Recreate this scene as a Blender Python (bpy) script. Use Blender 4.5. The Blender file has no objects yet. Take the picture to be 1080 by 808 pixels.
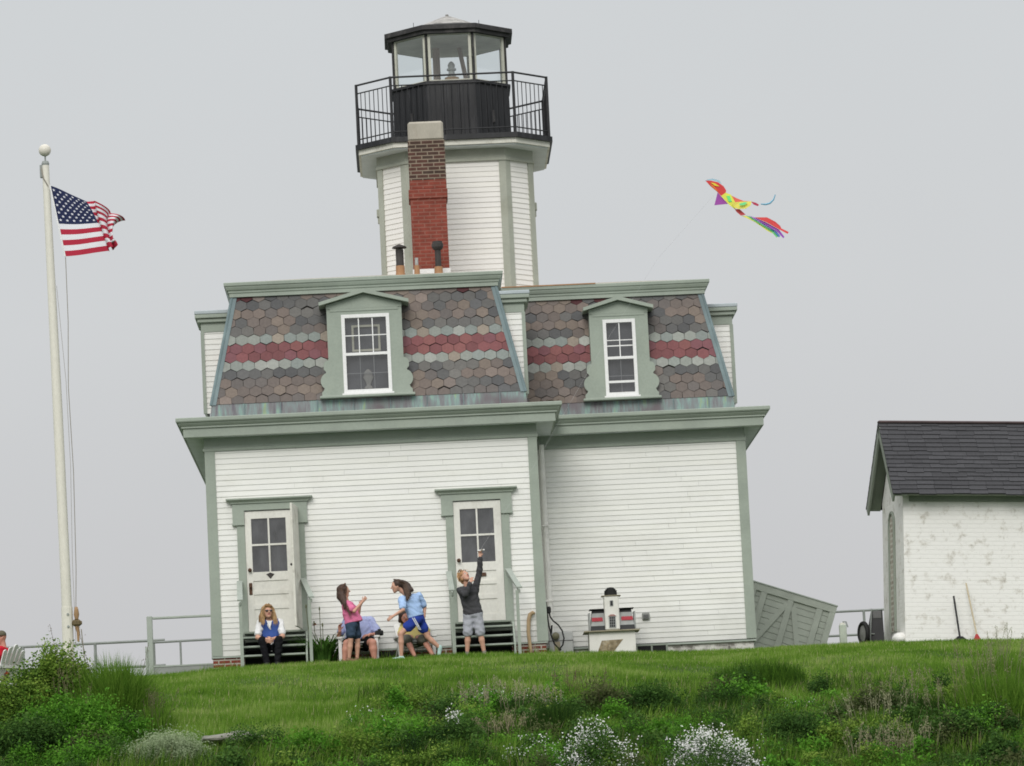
import bpy, math, random
import numpy as np
from mathutils import Vector, Matrix
R = math.radians
rng = np.random.default_rng(7)
random.seed(5)
S = bpy.context.scene
COL = S.collection

# ------------------------------------------------------------------ materials
def _nt(name):
    m = bpy.data.materials.new(name); m.use_nodes = True
    nt = m.node_tree; b = nt.nodes['Principled BSDF']
    return m, nt, b
def mat(name, c, rough=.7, var=.12, scale=3.0, stretch=(1, 1, 1), spec=.3, dirt=None, dirt_amt=.0, dirt_scale=1.2, metal=0, bump=0.0, bscale=40, fine=.06):
    """paint / wood / stone: base colour broken up by two sizes of noise plus optional dirt blotches"""
    m, nt, b = _nt(name); N, L = nt.nodes, nt.links
    tc = N.new('ShaderNodeTexCoord'); mp = N.new('ShaderNodeMapping'); mp.inputs['Scale'].default_value = stretch
    L.new(tc.outputs['Object'], mp.inputs['Vector'])
    n1 = N.new('ShaderNodeTexNoise'); n1.inputs['Scale'].default_value = scale; n1.inputs['Detail'].default_value = 6
    L.new(mp.outputs['Vector'], n1.inputs['Vector'])
    r1 = N.new('ShaderNodeValToRGB')
    r1.color_ramp.elements[0].position = .3; r1.color_ramp.elements[1].position = .72
    r1.color_ramp.elements[0].color = tuple(x*(1-var) for x in c)+(1,)
    r1.color_ramp.elements[1].color = tuple(min(1, x*(1+var)) for x in c)+(1,)
    L.new(n1.outputs['Fac'], r1.inputs['Fac']); out = r1.outputs['Color']
    if fine:
        n3 = N.new('ShaderNodeTexNoise'); n3.inputs['Scale'].default_value = scale*14; n3.inputs['Detail'].default_value = 3
        L.new(mp.outputs['Vector'], n3.inputs['Vector'])
        mm = N.new('ShaderNodeMapRange'); mm.inputs['To Min'].default_value = 1-fine*2; mm.inputs['To Max'].default_value = 1+fine*2
        L.new(n3.outputs['Fac'], mm.inputs['Value'])
        mx = N.new('ShaderNodeMix'); mx.data_type = 'RGBA'; mx.blend_type = 'MULTIPLY'; mx.inputs['Factor'].default_value = 1
        L.new(out, mx.inputs['A']); L.new(mm.outputs['Result'], mx.inputs['B']); out = mx.outputs['Result']
    if dirt:
        n2 = N.new('ShaderNodeTexNoise'); n2.inputs['Scale'].default_value = dirt_scale; n2.inputs['Detail'].default_value = 10; n2.inputs['Roughness'].default_value = .7
        L.new(mp.outputs['Vector'], n2.inputs['Vector'])
        r2 = N.new('ShaderNodeValToRGB'); r2.color_ramp.elements[0].position = .52; r2.color_ramp.elements[1].position = .72
        r2.color_ramp.elements[0].color = (0, 0, 0, 1); r2.color_ramp.elements[1].color = (dirt_amt,)*3+(1,)
        L.new(n2.outputs['Fac'], r2.inputs['Fac'])
        m2 = N.new('ShaderNodeMix'); m2.data_type = 'RGBA'
        L.new(r2.outputs['Color'], m2.inputs['Factor']); L.new(out, m2.inputs['A']); m2.inputs['B'].default_value = tuple(dirt)+(1,)
        out = m2.outputs['Result']
    L.new(out, b.inputs['Base Color'])
    b.inputs['Roughness'].default_value = rough; b.inputs['Specular IOR Level'].default_value = spec; b.inputs['Metallic'].default_value = metal
    if bump:
        n4 = N.new('ShaderNodeTexNoise'); n4.inputs['Scale'].default_value = bscale; n4.inputs['Detail'].default_value = 4
        L.new(tc.outputs['Object'], n4.inputs['Vector'])
        bp = N.new('ShaderNodeBump'); bp.inputs['Strength'].default_value = bump; bp.inputs['Distance'].default_value = .02
        L.new(n4.outputs['Fac'], bp.inputs['Height']); L.new(bp.outputs['Normal'], b.inputs['Normal'])
    return m
def board_tone(m):
    nt = m.node_tree; N, L = nt.nodes, nt.links; b = N['Principled BSDF']; src = b.inputs['Base Color'].links[0].from_socket
    a = N.new('ShaderNodeVertexColor'); a.layer_name = 'Col'; tc = N.new('ShaderNodeTexCoord'); sp = N.new('ShaderNodeSeparateXYZ'); L.new(tc.outputs['Object'], sp.inputs[0])
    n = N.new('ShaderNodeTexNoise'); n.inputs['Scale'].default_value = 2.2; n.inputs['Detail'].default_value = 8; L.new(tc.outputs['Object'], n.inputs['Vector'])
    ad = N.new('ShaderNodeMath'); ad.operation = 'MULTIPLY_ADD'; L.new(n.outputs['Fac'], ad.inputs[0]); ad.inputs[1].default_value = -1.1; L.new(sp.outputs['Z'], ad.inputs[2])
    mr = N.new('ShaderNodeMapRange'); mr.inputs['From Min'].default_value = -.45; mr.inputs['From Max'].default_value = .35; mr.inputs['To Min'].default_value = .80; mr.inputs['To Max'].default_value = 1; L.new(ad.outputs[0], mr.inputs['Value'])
    for s in (a.outputs['Color'], mr.outputs['Result']):
        x = N.new('ShaderNodeMix'); x.data_type = 'RGBA'; x.blend_type = 'MULTIPLY'; x.inputs['Factor'].default_value = 1; L.new(src, x.inputs['A']); L.new(s, x.inputs['B']); src = x.outputs['Result']
    L.new(src, b.inputs['Base Color']); return m
def attr_mat(name, rough=.8, trans=0.0, spec=.2, fine=.1, fscale=30):
    """colour comes from the mesh's own colour attribute (slates, leaves, grass blades)"""
    m, nt, b = _nt(name); N, L = nt.nodes, nt.links
    a = N.new('ShaderNodeVertexColor'); a.layer_name = 'Col'
    tc = N.new('ShaderNodeTexCoord'); n = N.new('ShaderNodeTexNoise'); n.inputs['Scale'].default_value = fscale; n.inputs['Detail'].default_value = 4
    L.new(tc.outputs['Object'], n.inputs['Vector'])
    mr = N.new('ShaderNodeMapRange'); mr.inputs['To Min'].default_value = 1-fine*2; mr.inputs['To Max'].default_value = 1+fine*2
    L.new(n.outputs['Fac'], mr.inputs['Value'])
    mx = N.new('ShaderNodeMix'); mx.data_type = 'RGBA'; mx.blend_type = 'MULTIPLY'; mx.inputs['Factor'].default_value = 1
    L.new(a.outputs['Color'], mx.inputs['A']); L.new(mr.outputs['Result'], mx.inputs['B'])
    L.new(mx.outputs['Result'], b.inputs['Base Color']); b.inputs['Roughness'].default_value = rough; b.inputs['Specular IOR Level'].default_value = spec
    if trans:
        t = N.new('ShaderNodeBsdfTranslucent'); L.new(mx.outputs['Result'], t.inputs['Color'])
        ms = N.new('ShaderNodeMixShader'); ms.inputs['Fac'].default_value = trans
        L.new(b.outputs['BSDF'], ms.inputs[1]); L.new(t.outputs['BSDF'], ms.inputs[2])
        L.new(ms.outputs['Shader'], nt.nodes['Material Output'].inputs['Surface'])
    return m
def brick_mat(name, c1, c2, mortar, bw=.2, bh=.066, ms=.012, wash=None, wash_lo=.45, wash_hi=.6, wscale=3.5, zsplit=None, alt=None, axis='XZ'):
    m, nt, b = _nt(name); N, L = nt.nodes, nt.links
    tc = N.new('ShaderNodeTexCoord'); sp = N.new('ShaderNodeSeparateXYZ'); L.new(tc.outputs['Object'], sp.inputs[0])
    ad = N.new('ShaderNodeMath'); ad.operation = 'ADD'; L.new(sp.outputs['X'], ad.inputs[0]); L.new(sp.outputs['Y'], ad.inputs[1])
    cb = N.new('ShaderNodeCombineXYZ'); L.new(ad.outputs[0], cb.inputs['X']); L.new(sp.outputs['Z'], cb.inputs['Y'])
    def brk(a, bb, mo, msz):
        t = N.new('ShaderNodeTexBrick'); t.inputs['Color1'].default_value = a+(1,); t.inputs['Color2'].default_value = bb+(1,); t.inputs['Mortar'].default_value = mo+(1,)
        t.inputs['Scale'].default_value = 1; t.inputs['Brick Width'].default_value = bw; t.inputs['Row Height'].default_value = bh; t.inputs['Mortar Size'].default_value = msz
        t.inputs['Mortar Smooth'].default_value = .2; t.inputs['Bias'].default_value = -.1
        L.new(cb.outputs[0], t.inputs['Vector']); return t
    t = brk(c1, c2, mortar, ms); out = t.outputs['Color']
    if zsplit is not None:
        t2 = brk(alt[0], alt[1], alt[2], alt[3])
        gt = N.new('ShaderNodeMath'); gt.operation = 'GREATER_THAN'; gt.inputs[1].default_value = zsplit; L.new(sp.outputs['Z'], gt.inputs[0])
        mx = N.new('ShaderNodeMix'); mx.data_type = 'RGBA'; L.new(gt.outputs[0], mx.inputs['Factor']); L.new(out, mx.inputs['A']); L.new(t2.outputs['Color'], mx.inputs['B']); out = mx.outputs['Result']
    n = N.new('ShaderNodeTexNoise'); n.inputs['Scale'].default_value = 9; n.inputs['Detail'].default_value = 6; L.new(tc.outputs['Object'], n.inputs['Vector'])
    mr = N.new('ShaderNodeMapRange'); mr.inputs['To Min'].default_value = .6; mr.inputs['To Max'].default_value = 1.35; L.new(n.outputs['Fac'], mr.inputs['Value'])
    mm = N.new('ShaderNodeMix'); mm.data_type = 'RGBA'; mm.blend_type = 'MULTIPLY'; mm.inputs['Factor'].default_value = 1; L.new(out, mm.inputs['A']); L.new(mr.outputs['Result'], mm.inputs['B']); out = mm.outputs['Result']
    if wash:
        n2 = N.new('ShaderNodeTexNoise'); n2.inputs['Scale'].default_value = wscale; n2.inputs['Detail'].default_value = 9; n2.inputs['Roughness'].default_value = .7; L.new(tc.outputs['Object'], n2.inputs['Vector'])
        rr = N.new('ShaderNodeValToRGB'); rr.color_ramp.elements[0].position = wash_lo; rr.color_ramp.elements[1].position = wash_hi; L.new(n2.outputs['Fac'], rr.inputs['Fac'])
        mw = N.new('ShaderNodeMix'); mw.data_type = 'RGBA'; L.new(rr.outputs['Color'], mw.inputs['Factor']); L.new(out, mw.inputs['A']); mw.inputs['B'].default_value = wash+(1,); out = mw.outputs['Result']
    L.new(out, b.inputs['Base Color']); b.inputs['Roughness'].default_value = .85; b.inputs['Specular IOR Level'].default_value = .2
    bp = N.new('ShaderNodeBump'); bp.inputs['Strength'].default_value = .6; bp.inputs['Distance'].default_value = .008; bp.invert = True
    L.new(t.outputs['Fac'], bp.inputs['Height']); L.new(bp.outputs['Normal'], b.inputs['Normal'])
    return m
def glass_mat(name, tint=(.92, .97, .97), fac=.12):
    m, nt, b = _nt(name); N, L = nt.nodes, nt.links
    t = N.new('ShaderNodeBsdfTransparent'); t.inputs['Color'].default_value = tint+(1,)
    g = N.new('ShaderNodeBsdfGlossy'); g.inputs['Roughness'].default_value = .04
    ms = N.new('ShaderNodeMixShader'); ms.inputs['Fac'].default_value = fac
    L.new(t.outputs[0], ms.inputs[1]); L.new(g.outputs[0], ms.inputs[2]); L.new(ms.outputs[0], N['Material Output'].inputs['Surface'])
    return m
def copper_mat(name):
    m, nt, b = _nt(name); N, L = nt.nodes, nt.links
    tc = N.new('ShaderNodeTexCoord'); mp = N.new('ShaderNodeMapping'); mp.inputs['Scale'].default_value = (7, 7, .35)
    L.new(tc.outputs['Object'], mp.inputs['Vector'])
    n = N.new('ShaderNodeTexNoise'); n.inputs['Scale'].default_value = 1.6; n.inputs['Detail'].default_value = 7; n.inputs['Roughness'].default_value = .65
    L.new(mp.outputs['Vector'], n.inputs['Vector'])
    r = N.new('ShaderNodeValToRGB'); e = r.color_ramp.elements
    e[0].position = .32; e[0].color = (.11, .10, .12, 1); e[1].position = .75; e[1].color = (.20, .42, .22, 1)
    for p, c in ((.42, (.17, .175, .18)), (.52, (.18, .23, .23)), (.6, (.20, .32, .28)), (.66, (.26, .33, .18))):
        x = e.new(p); x.color = c+(1,)
    L.new(n.outputs['Fac'], r.inputs['Fac'])
    n2 = N.new('ShaderNodeTexNoise'); n2.inputs['Scale'].default_value = .9; n2.inputs['Detail'].default_value = 3; L.new(tc.outputs['Object'], n2.inputs['Vector'])
    r2 = N.new('ShaderNodeValToRGB'); r2.color_ramp.elements[0].position = .50; r2.color_ramp.elements[1].position = .60; L.new(n2.outputs['Fac'], r2.inputs['Fac'])
    mx = N.new('ShaderNodeMix'); mx.data_type = 'RGBA'; L.new(r2.outputs['Color'], mx.inputs['Factor']); L.new(r.outputs['Color'], mx.inputs['A']); mx.inputs['B'].default_value = (.12, .10, .11, 1)
    L.new(mx.outputs['Result'], b.inputs['Base Color']); b.inputs['Roughness'].default_value = .6
    return m

M = {}
M['white'] = mat('white_paint', (.785, .785, .755), .6, .03, 1.3, (1, 1, 2), dirt=(.60, .585, .52), dirt_amt=.25, dirt_scale=1.4, fine=.02)
M['white2'] = mat('weathered_white_paint', (.72, .71, .655), .65, .06, 2, (1, 1, .6), dirt=(.40, .38, .32), dirt_amt=.5, dirt_scale=2.5)
M['vinyl'] = mat('clean_white_trim', (.80, .80, .79), .4, .03, 2)
M['peel'] = mat('peeling_white_paint', (.68, .67, .60), .7, .08, 4, dirt=(.22, .20, .14), dirt_amt=.8, dirt_scale=3)
M['sage'] = mat('sage_green_paint', (.315, .358, .305), .6, .08, 2.2, dirt=(.36, .40, .33), dirt_amt=.5, dirt_scale=2)
M['sage2'] = mat('grey_green_paint', (.245, .275, .23), .65, .09, 3, dirt=(.19, .22, .18), dirt_amt=.5, dirt_scale=1.5)
M['sageg'] = mat('pale_grey_green_paint', (.37, .41, .365), .6, .07, 3)
M['towertrim'] = mat('faded_green_grey_trim', (.37, .385, .325), .65, .08, 3, dirt=(.27, .27, .2), dirt_amt=.5, dirt_scale=2)
M['soffit'] = mat('grey_blue_soffit', (.62, .66, .67), .7, .08, 3)
M['black'] = mat('black_iron_paint', (.011, .0115, .013), .5, .3, 2.5, (3, 3, .5), dirt=(.06, .06, .065), dirt_amt=.6, dirt_scale=2, spec=.4)
M['rail'] = mat('dark_iron', (.03, .03, .032), .5, .2, 4)
M['roofblack'] = mat('weathered_black_metal', (.035, .034, .034), .6, .3, 4, dirt=(.16, .15, .14), dirt_amt=.5, dirt_scale=6)
M['lichen'] = mat('lichened_roof_cap', (.36, .35, .33), .9, .35, 8, dirt=(.07, .06, .05), dirt_amt=.9, dirt_scale=9)
M['copper'] = copper_mat('patinated_copper')
M['hip'] = mat('blue_green_hip_metal', (.16, .215, .225), .55, .15, 3, (1, 1, .6), dirt=(.25, .33, .32), dirt_amt=.5, dirt_scale=3)
M['newcopper'] = mat('new_copper_edge', (.37, .20, .10), .5, .12, 4)
M['slate'] = attr_mat('slate_tiles', .75, 0, .3, .12, 25)
M['slatebed'] = mat('dark_slate_bed', (.06, .054, .05), .9, .2, 4)
M['brick'] = brick_mat('worn_red_brick', (.23, .055, .04), (.15, .04, .035), (.42, .38, .33), wash=(.55, .52, .47), wash_lo=.56, wash_hi=.74)
M['chimney'] = brick_mat('painted_chimney_brick', (.245, .058, .04), (.21, .05, .035), (.25, .10, .075), zsplit=8.35, alt=((.065, .042, .034), (.115, .05, .04), (.25, .20, .15), .010))
M['buff'] = mat('buff_clay_liner', (.40, .37, .31), .85, .15, 3, (1, 1, .4), dirt=(.25, .2, .15), dirt_amt=.5, dirt_scale=4)
M['stone'] = brick_mat('whitewashed_stone', (.45, .43, .40), (.30, .28, .26), (.2, .19, .17), .33, .12, .02, wash=(.62, .61, .57), wash_lo=.45, wash_hi=.55)
M['shedwall'] = brick_mat('whitewashed_brick', (.58, .55, .49), (.66, .635, .57), (.60, .57, .51), .22, .075, .008, wash=(.83, .82, .79), wash_lo=.34, wash_hi=.47, wscale=4.5)
M['greymunt'] = mat('dim_grey_bar', (.24, .24, .24), .7, .1, 5)
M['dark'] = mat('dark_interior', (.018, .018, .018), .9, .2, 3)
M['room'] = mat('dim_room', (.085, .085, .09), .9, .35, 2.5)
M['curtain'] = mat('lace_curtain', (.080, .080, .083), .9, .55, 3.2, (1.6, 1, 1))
M['glass'] = glass_mat('window_glass', (.86, .88, .9), .13)
M['lantglass'] = glass_mat('lantern_glass', (.965, .995, 1.0), .13)
M['shedroof'] = attr_mat('charcoal_shingles', .85, 0, .2, .15, 30)
M['wood'] = mat('raw_wood', (.33, .21, .11), .8, .2, 6, (3, 3, .6))
M['paleWood'] = mat('driftwood', (.40, .29, .17), .85, .18, 6, (4, 4, .7))
M['rusty'] = mat('rusted_steel', (.10, .055, .035), .85, .3, 8)
M['darkpipe'] = mat('tarred_pipe', (.05, .045, .042), .7, .25, 6)
M['pole'] = mat('old_white_pole_paint', (.70, .68, .60), .5, .05, 3, (1, 1, .3), dirt=(.52, .49, .41), dirt_amt=.4, dirt_scale=3)
M['ball'] = mat('pearl_ball', (.66, .63, .55), .35, .06, 5)
M['rope'] = mat('grey_rope', (.28, .26, .22), .9, .1, 9)
M['galv'] = mat('galvanised_pipe', (.27, .29, .275), .55, .12, 5)
M['rubber'] = mat('black_rubber', (.014, .014, .014), .7, .2, 9)
M['blackplastic'] = mat('black_plastic', (.02, .02, .021), .5, .15, 6)
M['greyplastic'] = mat('grey_plastic', (.14, .14, .14), .5, .15, 6)
M['boxgrey'] = mat('pale_grey_box_paint', (.52, .53, .52), .5, .06, 3)
M['plasticwhite'] = mat('white_chair_plastic', (.72, .72, .70), .45, .04, 3)
M['redplastic'] = mat('red_plastic', (.42, .04, .04), .5, .1, 5)
M['rock'] = mat('grey_rock', (.25, .245, .21), .9, .3, 4, dirt=(.12, .11, .08), dirt_amt=.7, dirt_scale=5, bump=.5, bscale=12)
M['leaf'] = attr_mat('leaf', .75, .33, .08, .12, 40)
M['blade'] = attr_mat('grass_blade', .8, .34, .05, .0, 20)
M['petal'] = mat('white_petal', (.74, .74, .72), .6, .05, 20)
M['stem'] = mat('brown_green_stem', (.09, .085, .04), .8, .2, 9)
M['cloth'] = None

# ------------------------------------------------------------------ mesh helpers
class MB:
    def __init__(s): s.v = []; s.f = []; s.m = []
    def add(s, vs, fs, mi=0):
        o = len(s.v); s.v += [tuple(map(float, q)) for q in vs]; s.f += [tuple(i+o for i in q) for q in fs]; s.m += [mi]*len(fs)
    def box(s, x0, x1, y0, y1, z0, z1, mi=0, bev=0.0, T=None):
        x0, x1 = min(x0, x1), max(x0, x1); y0, y1 = min(y0, y1), max(y0, y1); z0, z1 = min(z0, z1), max(z0, z1)
        b = min(bev, (x1-x0)*.45, (y1-y0)*.45, (z1-z0)*.45)
        if b <= 0:
            vs = [(x, y, z) for z in (z0, z1) for x, y in ((x0, y0), (x1, y0), (x1, y1), (x0, y1))]
            fs = [(0, 3, 2, 1), (4, 5, 6, 7), (0, 1, 5, 4), (1, 2, 6, 5), (2, 3, 7, 6), (3, 0, 4, 7)]
        else:
            def ring(d, z):
                return [(x0+d+b, y0+d, z), (x1-d-b, y0+d, z), (x1-d, y0+d+b, z), (x1-d, y1-d-b, z), (x1-d-b, y1-d, z), (x0+d+b, y1-d, z), (x0+d, y1-d-b, z), (x0+d, y0+d+b, z)]
            def ring2(z):
                return [(x0+b, y0+b, z), (x1-b, y0+b, z), (x1-b, y0+b, z), (x1-b, y1-b, z), (x1-b, y1-b, z), (x0+b, y1-b, z), (x0+b, y1-b, z), (x0+b, y0+b, z)]
            vs = ring2(z0)+ring(0, z0+b)+ring(0, z1-b)+ring2(z1); fs = [(7, 6, 5, 4, 3, 2, 1, 0), tuple(range(24, 32))]
            for k in range(3):
                for i in range(8): j = (i+1) % 8; fs.append((k*8+i, k*8+j, k*8+8+j, k*8+8+i))
        if T is not None: vs = [tuple(T @ Vector(q)) for q in vs]
        s.add(vs, fs, mi); return s
    def poly_y(s, pts, y0, y1, mi=0):          # outline in x,z pushed from y0 to y1
        n = len(pts); vs = [(x, y0, z) for x, z in pts]+[(x, y1, z) for x, z in pts]
        s.add(vs, [tuple(range(n)), tuple(range(2*n-1, n-1, -1))]+[(i, i+n, (i+1) % n+n, (i+1) % n) for i in range(n)], mi); return s
    def poly_z(s, pts, z0, z1, mi=0):
        n = len(pts); vs = [(x, y, z0) for x, y in pts]+[(x, y, z1) for x, y in pts]
        s.add(vs, [tuple(range(n-1, -1, -1)), tuple(range(n, 2*n))]+[(i, (i+1) % n, (i+1) % n+n, i+n) for i in range(n)], mi); return s
    def tube(s, path, r, n=8, mi=0, caps=True):
        P = [Vector(p) for p in path]; rs = r if isinstance(r, (list, tuple)) else [r]*len(P)
        up = Vector((0, 0, 1)); vs = []; prev = None
        for i, p in enumerate(P):
            t = (P[min(i+1, len(P)-1)]-P[max(i-1, 0)])
            t = t.normalized() if t.length > 1e-9 else Vector((0, 0, 1))
            if prev is None:
                a = t.cross(up) if abs(t.dot(up)) < .95 else t.cross(Vector((1, 0, 0)))
            else: a = prev-t*prev.dot(t)
            a.normalize(); prev = a; b = t.cross(a)
            for k in range(n):
                an = 2*math.pi*k/n; vs.append(p+(a*math.cos(an)+b*math.sin(an))*rs[i])
        fs = [(i*n+k, i*n+(k+1) % n, (i+1)*n+(k+1) % n, (i+1)*n+k) for i in range(len(P)-1) for k in range(n)]
        if caps: fs += [tuple(range(n-1, -1, -1)), tuple(range((len(P)-1)*n, len(P)*n))]
        s.add(vs, fs, mi); return s
    def lathe(s, prof, c=(0, 0, 0), n=16, mi=0):
        k = len(prof); vs = [(c[0]+r*math.cos(2*math.pi*j/n), c[1]+r*math.sin(2*math.pi*j/n), c[2]+z) for r, z in prof for j in range(n)]
        fs = [(i*n+j, i*n+(j+1) % n, (i+1)*n+(j+1) % n, (i+1)*n+j) for i in range(k-1) for j in range(n)]
        fs += [tuple(range(n-1, -1, -1)), tuple(range((k-1)*n, k*n))]
        s.add(vs, fs, mi); return s
    def ball(s, c, r, mi=0, n=14, k=9):
        rx, ry, rz = r if isinstance(r, tuple) else (r, r, r)
        vs = [(c[0]+rx*math.sin(math.pi*i/k)*math.cos(2*math.pi*j/n), c[1]+ry*math.sin(math.pi*i/k)*math.sin(2*math.pi*j/n), c[2]-rz*math.cos(math.pi*i/k)) for i in range(1, k) for j in range(n)]
        vs += [(c[0], c[1], c[2]-rz), (c[0], c[1], c[2]+rz)]; a = len(vs)-2
        fs = [(i*n+j, i*n+(j+1) % n, (i+1)*n+(j+1) % n, (i+1)*n+j) for i in range(k-2) for j in range(n)]
        fs += [(a, (j+1) % n, j) for j in range(n)]+[(a+1, (k-2)*n+j, (k-2)*n+(j+1) % n) for j in range(n)]
        s.add(vs, fs, mi); return s
    def build(s, name, mats, parent=None, smooth=False, cols=None, **kw):
        if cols is None and hasattr(s, 'cl'): cols = s.cl+[(1, 1, 1)]*(len(s.f)-len(s.cl))
        me = bpy.data.meshes.new(name); me.from_pydata(s.v, [], s.f)
        for q in (mats if isinstance(mats, (list, tuple)) else [mats]): me.materials.append(q)
        me.polygons.foreach_set('material_index', s.m)
        if smooth: me.polygons.foreach_set('use_smooth', [True]*len(s.f))
        if cols is not None: face_cols(me, np.array(cols, float))
        me.update(); return link(name, me, parent, **kw)
def face_cols(me, c):
    at = me.color_attributes.new('Col', 'FLOAT_COLOR', 'CORNER')
    tot = np.zeros(len(me.polygons), np.int32); me.polygons.foreach_get('loop_total', tot)
    rgba = np.ones((len(c), 4)); rgba[:, :3] = c
    at.data.foreach_set('color', np.repeat(rgba, tot, 0).astype(np.float32).ravel())
def link(name, me, parent=None, label=None, cat=None, group=None, kind=None):
    o = bpy.data.objects.new(name, me); COL.objects.link(o)
    if parent is not None: o.parent = parent
    return tag(o, label, cat, group, kind)
def tag(o, label=None, cat=None, group=None, kind=None):
    if label: o['label'] = label
    if cat: o['category'] = cat
    if group: o['group'] = group
    if kind: o['kind'] = kind
    return o
def thing(name, label, cat, loc=(0, 0, 0), group=None, rot=(0, 0, 0)):
    o = bpy.data.objects.new(name, None); COL.objects.link(o); o.location = loc; o.rotation_euler = rot; o.empty_display_size = .1
    return tag(o, label, cat, group)
def raw_mesh(name, V, F, mats, parent=None, cols=None, smooth=False, **kw):
    """V (n,3) numpy, F (m,k) numpy of one face size"""
    me = bpy.data.meshes.new(name); n, k = F.shape
    me.vertices.add(len(V)); me.vertices.foreach_set('co', V.astype(np.float32).ravel())
    me.loops.add(n*k); me.loops.foreach_set('vertex_index', F.astype(np.int32).ravel())
    me.polygons.add(n); me.polygons.foreach_set('loop_start', (np.arange(n)*k).astype(np.int32))
    try: me.polygons.foreach_set('loop_total', np.full(n, k, np.int32))
    except Exception: pass
    for q in (mats if isinstance(mats, (list, tuple)) else [mats]): me.materials.append(q)
    if smooth: me.polygons.foreach_set('use_smooth', np.ones(n, bool))
    me.update(calc_edges=True); me.validate()
    if cols is not None: face_cols(me, cols)
    return link(name, me, parent, **kw)
def offset(poly, d):
    n = len(poly); out = []
    for i in range(n):
        p0, p1, p2 = Vector(poly[i-1]), Vector(poly[i]), Vector(poly[(i+1) % n])
        a = (p1-p0).normalized(); b = (p2-p1).normalized(); na = Vector((a.y, -a.x)); nb = Vector((b.y, -b.x))
        k = d/(1+na.dot(nb)); out.append(tuple(p1+(na+nb)*k))
    return out
def sweep(poly, prof, mi=0, close=False, mb=None, bulge=None):
    """rings of poly offset outward by each profile point's o at height z"""
    mb = mb or MB(); n = len(poly); vs = []
    for o, z in prof: vs += [(x, y, z) for x, y in offset(poly, o)]
    fs = [(i*n+j, i*n+(j+1) % n, (i+1)*n+(j+1) % n, (i+1)*n+j) for i in range(len(prof)-1) for j in range(n)]
    if close: fs += [((len(prof)-1)*n+j, (len(prof)-1)*n+(j+1) % n, (j+1) % n, j) for j in range(n)]
    mb.add(vs, fs, mi); return mb
def clapboards(mb, A, B, z0, z1, e=.0922, cuts=(), lip=.0155, seed=0):
    """lapped boards on the wall line A-B (outward normal on the right of A->B), cuts = (s0,s1,z0,z1) openings"""
    A = Vector(A); B = Vector(B); d = (B-A); Ln = d.length; d.normalize(); nn = Vector((d.y, -d.x)); rr = random.Random(seed)
    k = int(math.ceil((z1-z0)/e-1e-6))
    for i in range(k):
        za = z0+i*e; zb = min(za+e, z1); segs = [(0, Ln)]
        for s0, s1, c0, c1 in cuts:
            if zb > c0+.01 and za < c1-.01:
                new = []
                for a, b in segs:
                    if s1 <= a or s0 >= b: new.append((a, b)); continue
                    if s0 > a: new.append((a, s0))
                    if s1 < b: new.append((s1, b))
                segs = new
        j = rr.uniform(-.0012, .0012)
        new = []
        for a, b in segs:
            q = a
            while b-q > 1.2:
                w_ = rr.uniform(1.4, 3.6)
                if q+w_ > b-.5: break
                new.append((q, q+w_-.0025)); q += w_
            new.append((q, b))
        segs = new
        for a, b in segs:
            def P(s, o, z): q = A+d*s+nn*o; return (q.x, q.y, z)
            vs = [P(a, lip+j, za), P(b, lip+j, za), P(b, .003, zb+.012), P(a, .003, zb+.012), P(a, -.02, za), P(b, -.02, za), P(b, -.02, zb), P(a, -.02, zb)]
            mb.add(vs, [(0, 1, 2, 3), (4, 5, 1, 0), (0, 3, 7, 4), (1, 5, 6, 2)]); t_ = rr.uniform(.975, 1.012); t_ *= .93 if rr.random() < .03 else 1; mb.cl = getattr(mb, 'cl', [])+[(t_, t_, t_*rr.uniform(.985, 1.0))]*4
    return mb

# ------------------------------------------------------------------ terrain
_cx = [-40, -6, -3.35, -1.18, .06, 1.15, 2.7, 4.26, 5.19, 7.37, 8.93, 10.49, 11.27, 13.3, 20, 60]
_cz = [-.8, -.42, -.30, -.20, -.15, -.125, -.09, -.10, -.12, -.225, -.235, -.23, -.215, -.30, -.45, -.8]
_px, _pz = [-45, -30, -24, -19.5, -16, -12.5, -5, -1.5], None
def ground(x, y):
    x = np.asarray(x, float); y = np.asarray(y, float)
    zc = np.interp(x, _cx, _cz)
    up = np.interp(y, [-60, -27, -22, -17, -12.5, -9, -5, -3.2, -1.5, 3, 9, 16, 30, 60], [-11, -7.4, -5.6, -3.7, -2.05, -1.22, -.40, -.17, 0, .26, .36, .1, -3, -9])
    b = .05*np.sin(x*1.3+.5)*np.sin(y*.9)+.03*np.sin(x*2.9+y*1.7)
    fade = np.clip((-y-2.5)/3, 0, 1)
    return zc+up+b*fade
def gz(x, y): return float(ground(x, y))

# ------------------------------------------------------------------ setting
def build_ground():
    xs = np.concatenate([np.linspace(-60, -8, 30), np.linspace(-7.6, 18, 190), np.linspace(19, 80, 30)])
    ys = np.concatenate([np.linspace(-45, -16, 30), np.linspace(-15.7, 6, 160), np.linspace(6.5, 60, 40)])
    X, Y = np.meshgrid(xs, ys); edge = np.clip((np.abs(X-10)-40)/25, 0, 1)
    Z = ground(X, Y)-9*edge**1.5
    V = np.stack([X.ravel(), Y.ravel(), Z.ravel()], 1); nx, ny = len(xs), len(ys)
    i = (np.arange(ny-1)[:, None]*nx+np.arange(nx-1)[None]).ravel()
    F = np.stack([i, i+1, i+nx+1, i+nx], 1)
    m = mat('turf', (.050, .085, .018), .95, .35, 1.6, dirt=(.055, .05, .022), dirt_amt=.6, dirt_scale=1.5, bump=.6, bscale=14)
    raw_mesh('ground', V, F, m, smooth=True, kind='structure')
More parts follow.
